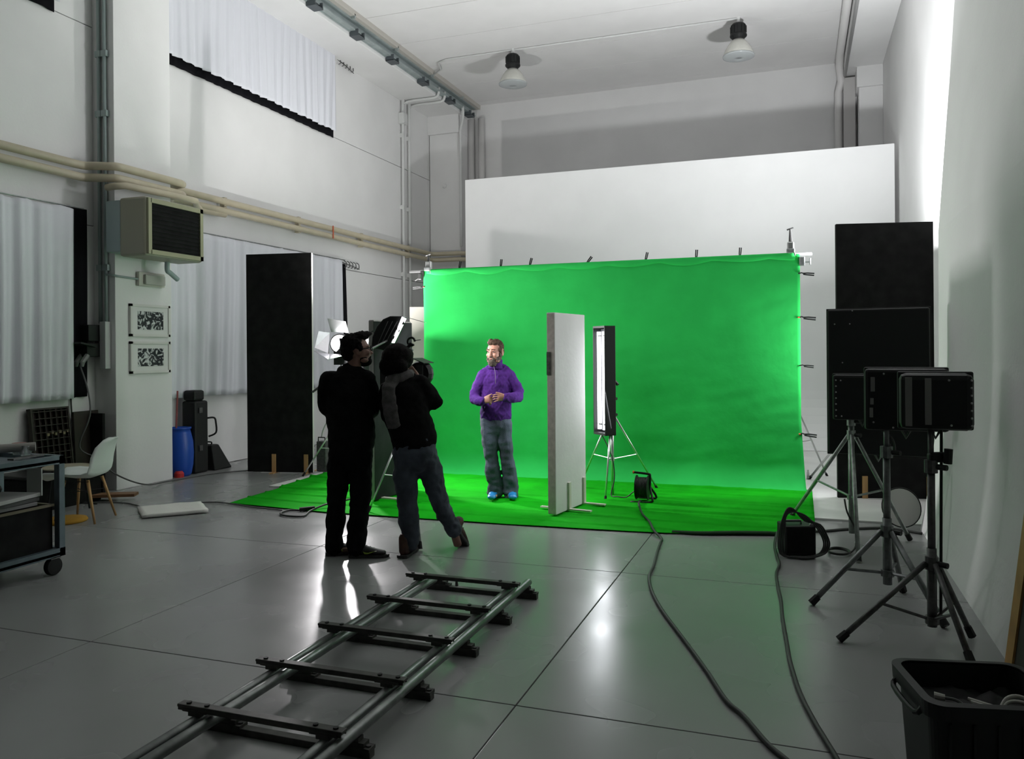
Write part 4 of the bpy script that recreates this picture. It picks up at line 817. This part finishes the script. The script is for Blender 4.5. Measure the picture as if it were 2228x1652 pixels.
for y in (1.05, 1.59, 2.13, 2.665, 3.17, 3.69, 4.20, 4.70):
    sl = obj('sleeper', bb(bm_(), -2.425, -1.645, y-.021, y+.021, .142, .155), TS, t, bevel=.003)
    b = bm_(); bb(b, -2.42, -1.65, y-.021, y-.016, .132, .145); bb(b, -2.42, -1.65, y+.016, y+.021, .132, .145); obj('sleeper_flange', b, TS, sl)
    for x in (-2.335, -1.728):
        b = bm_(); bb(b, x-.06, x+.06, y-.024, y+.024, .130, .142); bb(b, x-.03, x+.03, y-.025, y+.025, .115, .132)
        obj('saddle', b, TS, sl)
        for d in (-.045, .045): obj('bolt', bolt(x+d, y, .157), BLACKP, sl)
tag(obj('track_pin', tube(bm_(), [(-2.15, 4.88, .04), (-2.15, 4.88, .085)], [.012, .007], 8), DGREYM), 'small steel pin at the far left end of the dolly track', 'pin')

# ------------------------------------------------------------------ black bin lower right
t = thing('plastic_crate', 'large open black plastic crate in the lower right corner', 'crate', (.535, 2.975, 0), R(12))
def rr(w_, d, z, r=.05, n=6):
    out = []
    for cx, cy, a0 in ((w_/2-r, d/2-r, 0), (-w_/2+r, d/2-r, 90), (-w_/2+r, -d/2+r, 180), (w_/2-r, -d/2+r, 270)):
        for k in range(n+1): a = R(a0+90*k/n); out.append((cx+r*math.cos(a), cy+r*math.sin(a), z))
    return out
BW, BD, BH = .40, .36, .50
b = bm_(); rings = [[b.verts.new(p) for p in rr(*q)] for q in ((BW*.82, BD*.8, 0, .04), (BW*.86, BD*.84, .06, .05), (BW*.97, BD*.96, BH-.05, .05), (BW*.97, BD*.96, BH-.005, .05), (BW*.955, BD*.94, BH-.005, .05), (BW*.84, BD*.82, .07, .05), (BW*.8, BD*.78, .015, .04))]
loft(b, rings); obj('crate_body', b, BLACKP, t, local=True, smooth=False)
b = bm_(); rings = [[b.verts.new(p) for p in rr(*q)] for q in ((BW*.97, BD*.96, BH-.045, .05), (BW+.025, BD+.025, BH-.045, .06), (BW+.03, BD+.03, BH, .06), (BW*.955, BD*.94, BH+.002, .05))]
loft(b, rings, False); obj('rim', b, BLACKP, t, local=True, solid=.004)
for k in (-1, 1): obj('handle', tube(bm_(), spline([(k*.20, -.11, BH-.03), (k*.225, -.10, BH-.06), (k*.225, .10, BH-.06), (k*.20, .11, BH-.03)], 4), .009), BLACKP, t, local=True)
for k in range(5): obj('rib', bb(bm_(), -.15+k*.07, -.142+k*.07, -.178, -.166, .08, BH-.06), BLACKP, t, local=True)
MT = WM[t.name]
def inb(p): return MT @ Vector(p)
tag(obj('crate_filling', grid(bm_(), 16, 12, lambda u, v: inb(((u-.5)*.34, (v-.5)*.30, .41+.03*noise.noise(Vector((u*6, v*6, 0)))))), RUBBER, smooth=True, solid=.02), 'dark bundled cables filling the black crate', 'cable', kind='stuff')
GW = mat('dull_white_plastic', (.42, .41, .37), .5)
t2 = thing('white_plug', 'whitish plug on a cord inside the black crate', 'plug', inb((-.12, -.02, .41)))
obj('plug_body', tube(bm_(), [inb((-.13, .0,   .452)), inb((-.10, -.01,   .452))], [.014, .010], 10), GW, t2); obj('cord', tube(bm_(), spline([inb((-.10, -.01,   .452)), inb((-.07, -.02, .45)), inb((-.05, -.04, .44))], 4), .005, 6), CABLEG, t2)
for k in (0, 1): tag(obj('white_rod', tube(bm_(), [inb((-.03, -.01-.022*k,   .452)), inb((.03, -.05-.022*k, .447))], .007, 8), GW), '%s of two short pale rods lying in the black crate' % ('upper', 'lower')[k], 'rod')
for k in (0, 1): tag(obj('pale_cord', tube(bm_(), spline([inb((.03, -.08, .43)), inb((.07, -.05-.01*k, .475-.008*k)), inb((.12, -.05-.02*k, .48-.01*k)), inb((.165, -.09-.01*k, .45))], 5), .006, 8), GW, smooth=True), '%s pale cord arching inside the black crate' % ('outer', 'inner')[k], 'cord')

# ------------------------------------------------------------------ people
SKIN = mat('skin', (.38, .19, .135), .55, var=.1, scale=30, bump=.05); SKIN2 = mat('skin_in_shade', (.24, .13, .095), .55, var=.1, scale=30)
HAIRB = mat('brown_hair', (.055, .034, .022), .75, var=.4, scale=60, bump=.4, bscale=220, spec=.15); HAIRD = mat('black_hair', (.008, .007, .007), .85, var=.4, scale=60, bump=.6, bscale=160, spec=.1)
BEARD = mat('grey_brown_beard', (.085, .068, .055), .9, var=.5, scale=90, bump=.6, bscale=200, spec=.15)
def head_shapes(b, M_, s=1, neck=None):
    def e(c, r, rot=None): ell(b, M_ @ Vector(c)*1, tuple(q*s for q in r), M_.to_3x3().to_4x4() @ (rot or Matrix.Identity(4)))
    # face looks to -Y in head space, origin in the middle of the head
    e((0, .012*s, .03*s), (.074, .092, .088)); e((0, -.03*s, -.03*s), (.062, .062, .075)); e((0, -.055*s, -.082*s), (.035, .030, .028))
    e((0, -.075*s, .028*s), (.052, .018, .014))
    for k in (-1, 1):
        e((k*.036*s, -.062*s, -.02*s), (.024, .025, .024)); e((k*.076*s, .012*s, -.005*s), (.010, .020, .032))
        e((k*.045*s, -.035*s, -.075*s), (.025, .035, .022))
    limb(b, [(M_ @ Vector((0, -.083*s, .02*s)), .010*s, .010*s), (M_ @ Vector((0, -.098*s, -.012*s)), .013*s, .012*s), (M_ @ Vector((0, -.105*s, -.026*s)), .015*s, .013*s)])
    e((0, -.088*s, -.05*s), (.024, .010, .007)); e((0, -.087*s, -.062*s), (.022, .011, .007))
def finger(b, base, dirs, ls, r):
    p = Vector(base); st = [(p.copy(), r, r)]
    for d, l in zip(dirs, ls): p = p + Vector(d).normalized()*l; r *= .92; st.append((p.copy(), r, r))
    limb(b, st, n=8)
def hand(b, wrist, pdir, across, curl, s=1, thumb=None, fist=False):
    """palm from wrist along pdir; across = toward thumb side; curl = direction the fingers bend to"""
    w_ = Vector(wrist); d = Vector(pdir).normalized(); a = Vector(across).normalized(); c = Vector(curl).normalized()
    limb(b, [(w_, .026*s, .020*s), (w_+d*.045*s, .037*s, .017*s), (w_+d*.082*s, .040*s, .013*s)], xa=a, n=12)
    for k, (o_, l) in enumerate(((.0315, .92), (.0105, 1.05), (-.0105, 1.0), (-.0315, .8))):
        base = w_+d*.085*s+a*o_*s
        finger(b, base, (d*.5+c, -d*.5+c*.8, -d-c*.1) if fist else (d+c*.25+a*o_*4, d*.75+c*.7, d*.3+c), (.040*l*s, .026*l*s, .020*l*s), .0082*s)
    tb = w_+d*.03*s+a*.030*s
    td = thumb or (a*.8+d*.6+c*.3)
    finger(b, tb, (td, td+d*.5, td+d*.9), (.034*s, .028*s, .022*s), .0105*s)

def noise_disp(a1, s1, a2=0, s2=1, st=(1, 1, 1)):
    def f(c):
        q = Vector((c.x*st[0], c.y*st[1], c.z*st[2]))
        return a1*noise.noise(q*s1) + a2*noise.noise(q*s2)
    return f

# --- the man in the purple sweater (local frame: x to his left-hand side in view, y away, z up)
mp_ = yf(-.11, 8.52); man = thing('person', 'bearded person in purple sweater and jeans standing on the green cloth', 'person', (mp_.x, mp_.y, .03), YAW)
HM = Matrix.Translation((-.070, -.02, 1.545)) @ Matrix.Rotation(R(-28), 4, 'Z') @ Matrix.Rotation(R(3), 4, 'X')
def arms_man(b, g):
    # g: extra thickness of clothing
    limb(b, [((-.190, 0, 1.300), .056+g, .058+g), ((-.240, -.01, 1.21), .052+g, .052+g), ((-.282, -.02, 1.11), .045+g, .045+g), ((-.285, -.06, 1.055), .043+g, .043+g), ((-.235, -.17, 1.04), .037+g, .037+g), ((-.195, -.225, 1.045), .030+g*.9, .030+g*.9)])
    limb(b, [((.066, 0, 1.310), .056+g, .058+g), ((.125, .0, 1.22), .052+g, .052+g), ((.178, -.01, 1.12), .045+g, .045+g), ((.175, -.06, 1.075), .043+g, .043+g), ((.095, -.175, 1.075), .037+g, .037+g), ((.035, -.225, 1.08), .030+g*.9, .030+g*.9)])
def torso_man(b, g):
    limb(b, [((-.065, .02, .86), .155+g, .105+g), ((-.066, .015, .95), .152+g, .105+g), ((-.064, .01, 1.08), .150+g, .108+g), ((-.062, .01, 1.20), .162+g, .112+g), ((-.060, .01, 1.27), .160+g, .105+g), ((-.060, .015, 1.335), .125+g, .085+g), ((-.062, .015, 1.385), .072+g, .065+g)], n=24)
    for e_ in (-1, 1): limb(b, [((-.062+e_*.03, .012, 1.385), .045+g, .04+g), ((-.062+e_*.10, .01, 1.335), .048+g, .045+g)])
def legs_man(b, g, flare=0):
    limb(b, [((-.065, .02, .93), .145+g, .105+g), ((-.066, .02, .84), .152+g, .112+g), ((-.070, .02, .76), .150+g, .105+g)], n=20)
    limb(b, [((-.135, .02, .80), .082+g, .095+g), ((-.135, .01, .62), .073+g, .080+g), ((-.128, .0, .46), .056+g, .060+g), ((-.105, .02, .30), .053+g+flare*.4, .056+g+flare*.4), ((-.085, .03, .12), .042+g+flare, .045+g+flare), ((-.082, .03, .055), .042+g+flare*1.3, .050+g+flare*1.3)])
    limb(b, [((.008, .02, .80), .082+g, .095+g), ((.028, .01, .62), .073+g, .080+g), ((.048, -.01, .46), .056+g, .060+g), ((.068, .01, .30), .053+g+flare*.4, .056+g+flare*.4), ((.088, .02, .12), .042+g+flare, .045+g+flare), ((.092, .02, .055), .042+g+flare*1.3, .050+g+flare*1.3)])
b = bm_(); head_shapes(b, HM, 1.08)
limb(b, [((-.066, .02, 1.36), .060, .062), ((-.068, .0, 1.44), .052, .056), ((-.07, -.01, 1.50), .052, .058)])
torso_man(b, -.012); arms_man(b, -.012); legs_man(b, -.02)
hand(b, (-.205, -.232, 1.045), (.9, -.2, .22), (0, .1, 1), (.1, .7, -.5), .98, Vector((.8, -.1, .45)), True)
hand(b, (.050, -.235, 1.080), (-.95, -.18, .02), (0, -.15, 1), (-.1, .65, -.35), .98, Vector((-.85, -.1, .35)))
for x, y in ((-.082, .02), (.095, .01)): limb(b, [((x, y+.04, .05), .035, .035), ((x-.01, y-.10, .035), .035, .02)])
fuse('body', b, SKIN, man, .006, 2)
# face details
for k in (-1, 1):
    ey = obj('eye', ell(bm_(), HM @ Vector((k*.031, -.0835, .010)), (.011, .009, .0052), HM.to_3x3().to_4x4(), 12), mat('eye_white', (.22, .19, .18), .3), man, local=True, smooth=True)
    obj('iris', ell(bm_(), HM @ Vector((k*.031, -.0915, .010)), (.0052, .003, .0050), HM.to_3x3().to_4x4(), 10), mat('dark_iris', (.03, .03, .035), .3), ey, local=True)
    obj('eyebrow', limb(bm_(), [(HM @ Vector((k*.012, -.098, .033)), .006, .004), (HM @ Vector((k*.03, -.098, .040)), .007, .004), (HM @ Vector((k*.052, -.085, .034)), .004, .003)], n=8), HAIRB, man, local=True, smooth=True)
obj('mouth', limb(bm_(), [(HM @ Vector((-.022, -.100, -.062)), .004, .003), (HM @ Vector((0, -.108, -.060)), .007, .004), (HM @ Vector((.022, -.100, -.062)), .004, .003)], n=8), mat('lips', (.36, .13, .11), .5), man, local=True, smooth=True)
b = bm_(); Mh = HM
def he(b, M_, c, r): ell(b, M_ @ Vector(c), r, M_.to_3x3().to_4x4(), 14)
he(b, Mh, (0, .030, .062), (.083, .092, .078)); he(b, Mh, (0, .06, .01), (.075, .055, .07)); he(b, Mh, (.0, -.035, .105), (.066, .055, .032)); he(b, Mh, (-.02, -.045, .128), (.03, .03, .022)); he(b, Mh, (.03, -.02, .128), (.035, .04, .02))
for k in (-1, 1): he(b, Mh, (k*.076, -.012, .03), (.012, .03, .035))
fuse('hair', b, HAIRB, man, .008, 2, lambda c: .006*noise.noise(Vector((c.x*70, c.y*25, c.z*60)))+.003*noise.noise(c*140))
b = bm_(); he(b, Mh, (0, -.062, -.102), (.050, .046, .045)); he(b, Mh, (0, -.085, -.088), (.036, .030, .028)); he(b, Mh, (0, -.095, -.048), (.030, .016, .007))
for k in (-1, 1): he(b, Mh, (k*.056, -.035, -.070), (.020, .040, .040)); he(b, Mh, (k*.073, -.012, -.035), (.010, .022, .040)); he(b, Mh, (k*.03, -.088, -.066), (.010, .018, .022))
fuse('beard', b, BEARD, man, .006, 2, lambda c: .004*noise.noise(c*90))
# knitted sweater with diamond cables
SW = mat('purple_knit_wool', (.060, .017, .15), .9, var=.15, scale=40, bump=.5, bscale=260, spec=.15)
def knit(c):
    a = .010*noise.noise(Vector((c.x*9, c.y*9, c.z*16))) + .004*noise.noise(c*40)
    u = (c.x+.065)*9.0; v = c.z*6.0
    d = min(abs(((u+v) % 1)-.5), abs(((u-v) % 1)-.5)); a += .0045*max(0, 1-abs(d-.02)*9)*(1 if abs(c.x+.065) < .17 else .4)
    return a
b = bm_(); torso_man(b, .014); arms_man(b, .016)
limb(b, [((-.066, .02, .845), .165, .122), ((-.066, .02, .90), .170, .125)], n=24)

fuse('sweater', b, SW, man, .009, 3, knit)
b = bm_(); rings = []
for z, rx, ry, dy in ((1.375, .085, .085, 0), (1.42, .070, .072, .002), (1.465, .073, .073, .006), (1.47, .065, .065, .006), (1.42, .060, .062, .002)): rings.append(ring(b, Vector((-.066, .0+dy, z)), Vector((1, 0, 0)), Vector((0, 1, 0)), rx, ry, 26))
loft(b, rings, False); obj('collar', b, SW, man, local=True, smooth=True, solid=.006)
obj('zip', tube(bm_(), spline([(-.085, -.083, 1.41), (-.07, -.112, 1.35), (-.066, -.136, 1.28), (-.066, -.140, 1.22)], 4), .003, 6), mat('zip_tape', (.10, .07, .14), .6), man, local=True)
JM = mat('blue_denim', (.048, .064, .092), .85, var=.45, scale=5, bump=.4, bscale=150, stretch=(1, 1, .6))
b = bm_(); legs_man(b, .016, .022)
fuse('jeans', b, JM, man, .010, 3, lambda c: .020*noise.noise(Vector((c.x*5, c.y*5, c.z*9+3)))+.010*noise.noise(Vector((c.x*14, c.y*14, c.z*22)))*(1.3-c.z))
obj('belt', limb(bm_(), [((-.066, .02, .868), .163, .120), ((-.066, .02, .888), .163, .120)], n=24, cap=False), RUBBER, man, local=True)
for x, y, dx in ((-.085, -.01, -.035), (.095, -.02, .012)):
    b = bm_(); limb(b, [((x, y+.06, .045), .042, .042), ((x+dx*.5, y-.03, .045), .048, .038), ((x+dx, y-.11, .030), .046, .026)]); limb(b, [((x, y+.05, .05), .045, .045), ((x, y+.05, .085), .046, .046)])
    fuse('shoe_cover', b, mat('blue_shoe_cover', (.015, .21, .50), .4, bump=.4, bscale=40), man, .009, 3, lambda c: .006*noise.noise(c*35), label='light blue disposable overshoe')

# --- crew, left: seen from behind, profile to the right
cl = yf(-1.257, 6.29); cr1 = thing('person', 'person in black clothes and glasses seen from behind, left of the two crew', 'person', (cl.x, cl.y, 0), YAW)
HC = Matrix.Translation((.045, .0, 1.605)) @ Matrix.Rotation(R(112), 4, 'Z') @ Matrix.Rotation(R(-4), 4, 'X')
def c1_arms(b, g):
    limb(b, [((-.165, .0, 1.385), .06+g, .06+g), ((-.200, .0, 1.27), .053+g, .053+g), ((-.205, .02, 1.15), .048+g, .048+g), ((-.175, .08, 1.12), .043+g, .043+g), ((-.05, .22, 1.16), .036+g, .036+g), ((.03, .26, 1.18), .03+g, .03+g)])
    limb(b, [((.115, .0, 1.385), .06+g, .06+g), ((.135, .03, 1.27), .053+g, .053+g), ((.140, .07, 1.14), .048+g, .048+g), ((.13, .14, 1.12), .043+g, .043+g), ((.05, .25, 1.17), .036+g, .036+g), ((-.03, .27, 1.19), .03+g, .03+g)])
def c1_torso(b, g):
    limb(b, [((-.01, .02, .86), .165+g, .12+g), ((-.015, .02, 1.0), .160+g, .12+g), ((-.02, .01, 1.15), .165+g, .12+g), ((-.02, .0, 1.28), .175+g, .12+g), ((-.02, .0, 1.37), .155+g, .10+g), ((-.005, .0, 1.43), .085+g, .075+g)], n=24)
def c1_legs(b, g):
    limb(b, [((-.01, .02, .93), .155+g, .115+g), ((-.015, .02, .82), .16+g, .12+g), ((-.02, .02, .76), .15+g, .11+g)], n=20)
    limb(b, [((-.095, .02, .80), .085+g, .095+g), ((-.115, .02, .62), .075+g, .08+g), ((-.130, .01, .44), .062+g, .065+g), ((-.140, .03, .28), .060+g, .062+g), ((-.150, .03, .12), .055+g, .058+g), ((-.150, .03, .06), .062+g, .066+g)])
    limb(b, [((.065, .0, .80), .085+g, .095+g), ((.068, -.01, .62), .078+g, .08+g), ((.062, -.03, .44), .066+g, .068+g), ((.050, -.03, .28), .064+g, .066+g), ((.035, -.04, .12), .058+g, .06+g), ((.035, -.04, .06), .065+g, .07+g)])
b = bm_(); head_shapes(b, HC, 1.06); limb(b, [((-.005, .0, 1.40), .062, .062), ((.02, .0, 1.50), .056, .058), ((.035, .0, 1.56), .055, .055)])
c1_torso(b, -.02); c1_arms(b, -.015); c1_legs(b, -.02)
hand(b, (.03, .265, 1.18), (.8, .3, .1), (0, 0, 1), (.2, -.3, -.5)); hand(b, (-.03, .275, 1.19), (-.8, .3, .1), (0, 0, 1), (-.2, -.3, -.5))
for x, y in ((-.15, .03), (.035, -.04)): limb(b, [((x-.03, y, .05), .035, .035), ((x+.12, y, .04), .035, .02)], xa=(0, 1, 0))
fuse('body', b, SKIN2, cr1, .0085, 3)
b = bm_(); he(b, HC, (0, .035, .055), (.090, .095, .085)); he(b, HC, (0, .075, .0), (.078, .055, .078)); he(b, HC, (0, -.035, .112), (.070, .062, .038)); he(b, HC, (0, -.078, .122), (.045, .035, .026)); he(b, HC, (0, -.10, .125), (.025, .025, .018))
for k in (-1, 1): he(b, HC, (k*.082, .0, .03), (.012, .03, .045))
fuse('hair', b, HAIRD, cr1, .008, 1, lambda c: .009*noise.noise(c*45)+.006*noise.noise(c*130))
b = bm_(); he(b, HC, (0, -.055, -.088), (.056, .056, .042)); he(b, HC, (0, -.09, -.055), (.03, .018, .012))
for k in (-1, 1): he(b, HC, (k*.05, -.035, -.075), (.018, .035, .035))
fuse('beard', b, HAIRD, cr1, .007, 2)
gl = bm_()
for k in (-1, 1):
    tube(gl, [HC @ Vector((k*.034+.024*math.cos(a), -.105, .012+.02*math.sin(a))) for a in [q*PI/6 for q in range(13)]], .0035, 6); tube(gl, [HC @ Vector((k*.058, -.103, .018)), HC @ Vector((k*.084, .02, .01))], .0035, 6)
tube(gl, [HC @ Vector((-.01, -.107, .014)), HC @ Vector((.01, -.107, .014))], .0035, 6); obj('glasses', gl, BLACKP, cr1, local=True)
for k in (-1, 1): obj('eye', ell(bm_(), HC @ Vector((k*.031, -.082, .012)), (.012, .010, .007), HC.to_3x3().to_4x4(), 10), mat('shaded_eye', (.4, .38, .36), .3), cr1, local=True)
BJ = mat('black_jacket_cloth', (.0085, .0085, .009), .95, var=.3, scale=8, spec=.08, bump=.3, bscale=120); BT = mat('black_trouser_cloth', (.007, .007, .008), .95, spec=.08, var=.2)
b = bm_(); c1_torso(b, .022); c1_arms(b, .02); ell(b, (-.155, 0, 1.385), (.075, .075, .06)); ell(b, (.115, 0, 1.385), (.075, .075, .06)); limb(b, [((-.01, .02, .87), .185, .135), ((-.01, .02, .93), .187, .137)], n=24)
fuse('jacket', b, BJ, cr1, .010, 3, noise_disp(.012, 9, .006, 25))
b = bm_(); limb(b, [((-.06, .0, 1.42), .075, .075), ((.03, .0, 1.425), .07, .075)]); limb(b, [((-.03, -.08, 1.40), .08, .035), ((-.03, -.10, 1.34), .075, .03)]); fuse('hood', b, BJ, cr1, .009, 3, noise_disp(.01, 20))
b = bm_(); c1_legs(b, .014); fuse('trousers', b, BT, cr1, .010, 3, noise_disp(.016, 9, .008, 24))
SHM = mat('dark_sneaker', (.02, .02, .02), .6, var=.4, scale=30); SOL = mat('dark_sole', (.03, .03, .03), .7)
def shoe(par, hx, hy, ang, mat_u, L_=.29, mark=None, h=.075, pitch=0, heel=0):
    T_ = Matrix.Translation((hx, hy, heel)) @ Matrix.Rotation(ang, 4, 'Z') @ Matrix.Rotation(pitch, 4, 'Y')
    b = bm_(); limb(b, [((-.03, 0, .05), .040, .038), ((.06, 0, .055), .042, .036), ((.13, 0, .042), .046, .026), ((.20, 0, .033), .040, .018)], xa=(0, 1, 0)); limb(b, [((-.02, 0, .06), .04, .042), ((-.015, 0, h+.03), .042, .045)])
    bmesh.ops.transform(b, matrix=T_, verts=b.verts); s_ = fuse('shoe', b, mat_u, par, .008, 3)
    b = bm_(); rings = []
    for z, g in ((0, -.002), (.006, .004), (.024, .004)): rings.append([b.verts.new(T_ @ Vector((p[0], p[1]*(1.0), z))) for p in [(-.07-g, -.02), (-.065-g, -.038-g), (0, -.043-g), (.06, -.040-g), (.14, -.048-g), (.20, -.040-g), (.235+g, -.015), (.235+g, .015), (.20, .040+g), (.14, .048+g), (.06, .040+g), (0, .043+g), (-.065-g, .038+g), (-.07-g, .02)]])
    loft(b, rings); obj('sole', b, SOL, s_, local=True)
    lc = bm_()
    for k in range(4): tube(lc, [T_ @ Vector((.05+k*.028, -.025, .086-k*.010)), T_ @ Vector((.062+k*.028, .025, .086-k*.010))], .0045, 6)
    obj('laces', lc, SOL, s_, local=True)
    if mark:
        b = bm_(); pts = [(.045, .052), (.055, .035), (.08, .034), (.15, .058), (.085, .045), (.066, .046)]
        f_ = [b.verts.new(T_ @ Vector((x, -.0475, z))) for x, z in pts]; b.faces.new(f_); obj('side_mark', b, mark, s_, local=True, solid=.003)
    return s_
YG = mat('yellow_green_mark', (.30, .42, .06), .5)
shoe(cr1, -.150, .03, .25, SHM, mark=YG); shoe(cr1, .050, -.05, .02, SHM, L_=.3, mark=YG)

# --- crew, right: leaning to the viewfinder
cq = yf(-.815, 6.25); cr2 = thing('person', 'person in black top, grey scarf and jeans leaning to the camera, right crew', 'person', (cq.x, cq.y, 0), YAW)
HD = Matrix.Translation((-.075, .06, 1.535)) @ Matrix.Rotation(R(150), 4, 'Z') @ Matrix.Rotation(R(8), 4, 'X')
def c2_arms(b, g):
    limb(b, [((.095, .02, 1.335), .062+g, .062+g), ((.155, .03, 1.26), .055+g, .055+g), ((.200, .05, 1.185), .048+g, .048+g), ((.185, .11, 1.19), .045+g, .045+g), ((.10, .24, 1.30), .038+g, .038+g), ((.06, .30, 1.36), .03+g, .03+g)])
    limb(b, [((-.155, .03, 1.29), .062+g, .062+g), ((-.165, .07, 1.19), .055+g, .055+g), ((-.16, .13, 1.08), .048+g, .048+g), ((-.12, .18, 1.07), .045+g, .045+g), ((-.03, .30, 1.18), .038+g, .038+g), ((.0, .34, 1.23), .03+g, .03+g)])
def c2_torso(b, g):
    limb(b, [((.055, .0, .86), .155+g, .115+g), ((.035, .0, .96), .155+g, .115+g), ((.0, .0, 1.08), .16+g, .115+g), ((-.02, .01, 1.20), .168+g, .118+g), ((-.035, .02, 1.30), .160+g, .105+g), ((-.05, .03, 1.37), .10+g, .08+g)], n=24)
def c2_legs(b, g):
    limb(b, [((.055, .0, .93), .150+g, .115+g), ((.05, .0, .82), .16+g, .125+g), ((.05, .0, .76), .155+g, .115+g)], n=20)
    limb(b, [((-.020, .0, .80), .088+g, .10+g), ((-.020, .0, .62), .080+g, .085+g), ((-.010, .0, .44), .066+g, .07+g), ((.000, .02, .28), .062+g, .066+g), ((.010, .02, .14), .050+g, .055+g), ((.012, .02, .09), .05+g, .054+g)])
    limb(b, [((.125, .02, .80), .088+g, .10+g), ((.165, .05, .64), .078+g, .085+g), ((.215, .08, .47), .060+g, .066+g), ((.265, .13, .33), .054+g, .06+g), ((.315, .17, .20), .046+g, .05+g), ((.330, .18, .17), .046+g, .05+g)])
b = bm_(); head_shapes(b, HD, 1.04); limb(b, [((-.05, .02, 1.33), .06, .06), ((-.06, .04, 1.42), .055, .055), ((-.07, .05, 1.48), .055, .055)])
c2_torso(b, -.02); c2_arms(b, -.015); c2_legs(b, -.015)
hand(b, (.055, .31, 1.37), (-.4, .6, .5), (-.3, 0, 1), (-.6, .2, 0)); hand(b, (.01, .35, 1.24), (.3, .6, .5), (.3, 0, 1), (.5, .2, 0))
limb(b, [((-.02, .02, .05), .035, .035), ((-.02, .14, .04), .035, .02)]); limb(b, [((.345, .19, .12), .035, .035), ((.365, .23, .03), .035, .02)])
fuse('body', b, SKIN2, cr2, .0085, 3)
b = bm_(); he(b, HD, (0, .02, .01), (.125, .13, .115)); he(b, HD, (0, .06, -.06), (.130, .09, .09)); he(b, HD, (0, -.02, .04), (.10, .10, .08))
fuse('hair', b, HAIRD, cr2, .009, 2, lambda c: .007*noise.noise(c*18)+.003*noise.noise(c*90), label='voluminous dark hair under a cap')
BK2 = mat('black_sweatshirt', (.009, .009, .0095), .95, var=.3, scale=8, spec=.08, bump=.3, bscale=120)
b = bm_(); c2_torso(b, .022); c2_arms(b, .02); ell(b, (.09, .02, 1.33), (.08, .08, .065)); ell(b, (-.150, .03, 1.28), (.075, .08, .07)); limb(b, [((.06, .0, .865), .165, .13), ((.05, .0, .93), .170, .13)], n=24)
fuse('sweatshirt', b, BK2, cr2, .010, 3, noise_disp(.014, 9, .006, 25))
SCF = mat('grey_wool_scarf', (.085, .08, .08), .95, var=.25, scale=25, bump=.5, bscale=200)
b = bm_()
limb(b, [(Vector((-.06+.085*math.cos(a), .02+.08*math.sin(a), 1.395+.02*math.cos(a))), .042, .034) for a in [k*PI/7 for k in range(15)]], xa=(0, 0, 1))
limb(b, [((-.10, -.07, 1.38), .05, .03), ((-.13, -.12, 1.32), .055, .022), ((-.125, -.145, 1.22), .058, .016), ((-.105, -.15, 1.10), .060, .014), ((-.085, -.145, 1.02), .058, .012)])
fuse('scarf', b, SCF, cr2, .009, 3, noise_disp(.008, 20))
JG = mat('grey_blue_denim', (.05, .062, .082), .9, var=.35, scale=6, bump=.3, bscale=150)
b = bm_(); c2_legs(b, .015); fuse('jeans', b, JG, cr2, .010, 3, noise_disp(.018, 9, .009, 24))
b = bm_(); limb(b, [((.318, .172, .215), .068, .072), ((.338, .182, .165), .070, .074)]); fuse('rolled_cuff', b, JG, cr2, .009, 2, noise_disp(.01, 25))
BR = mat('brown_leather', (.055, .022, .014), .6, var=.3, scale=20)
shoe(cr2, -.03, -.0, 1.35, BR, h=.12); shoe(cr2, .348, .19, 1.15, BR, h=.08, pitch=.75, heel=.13)
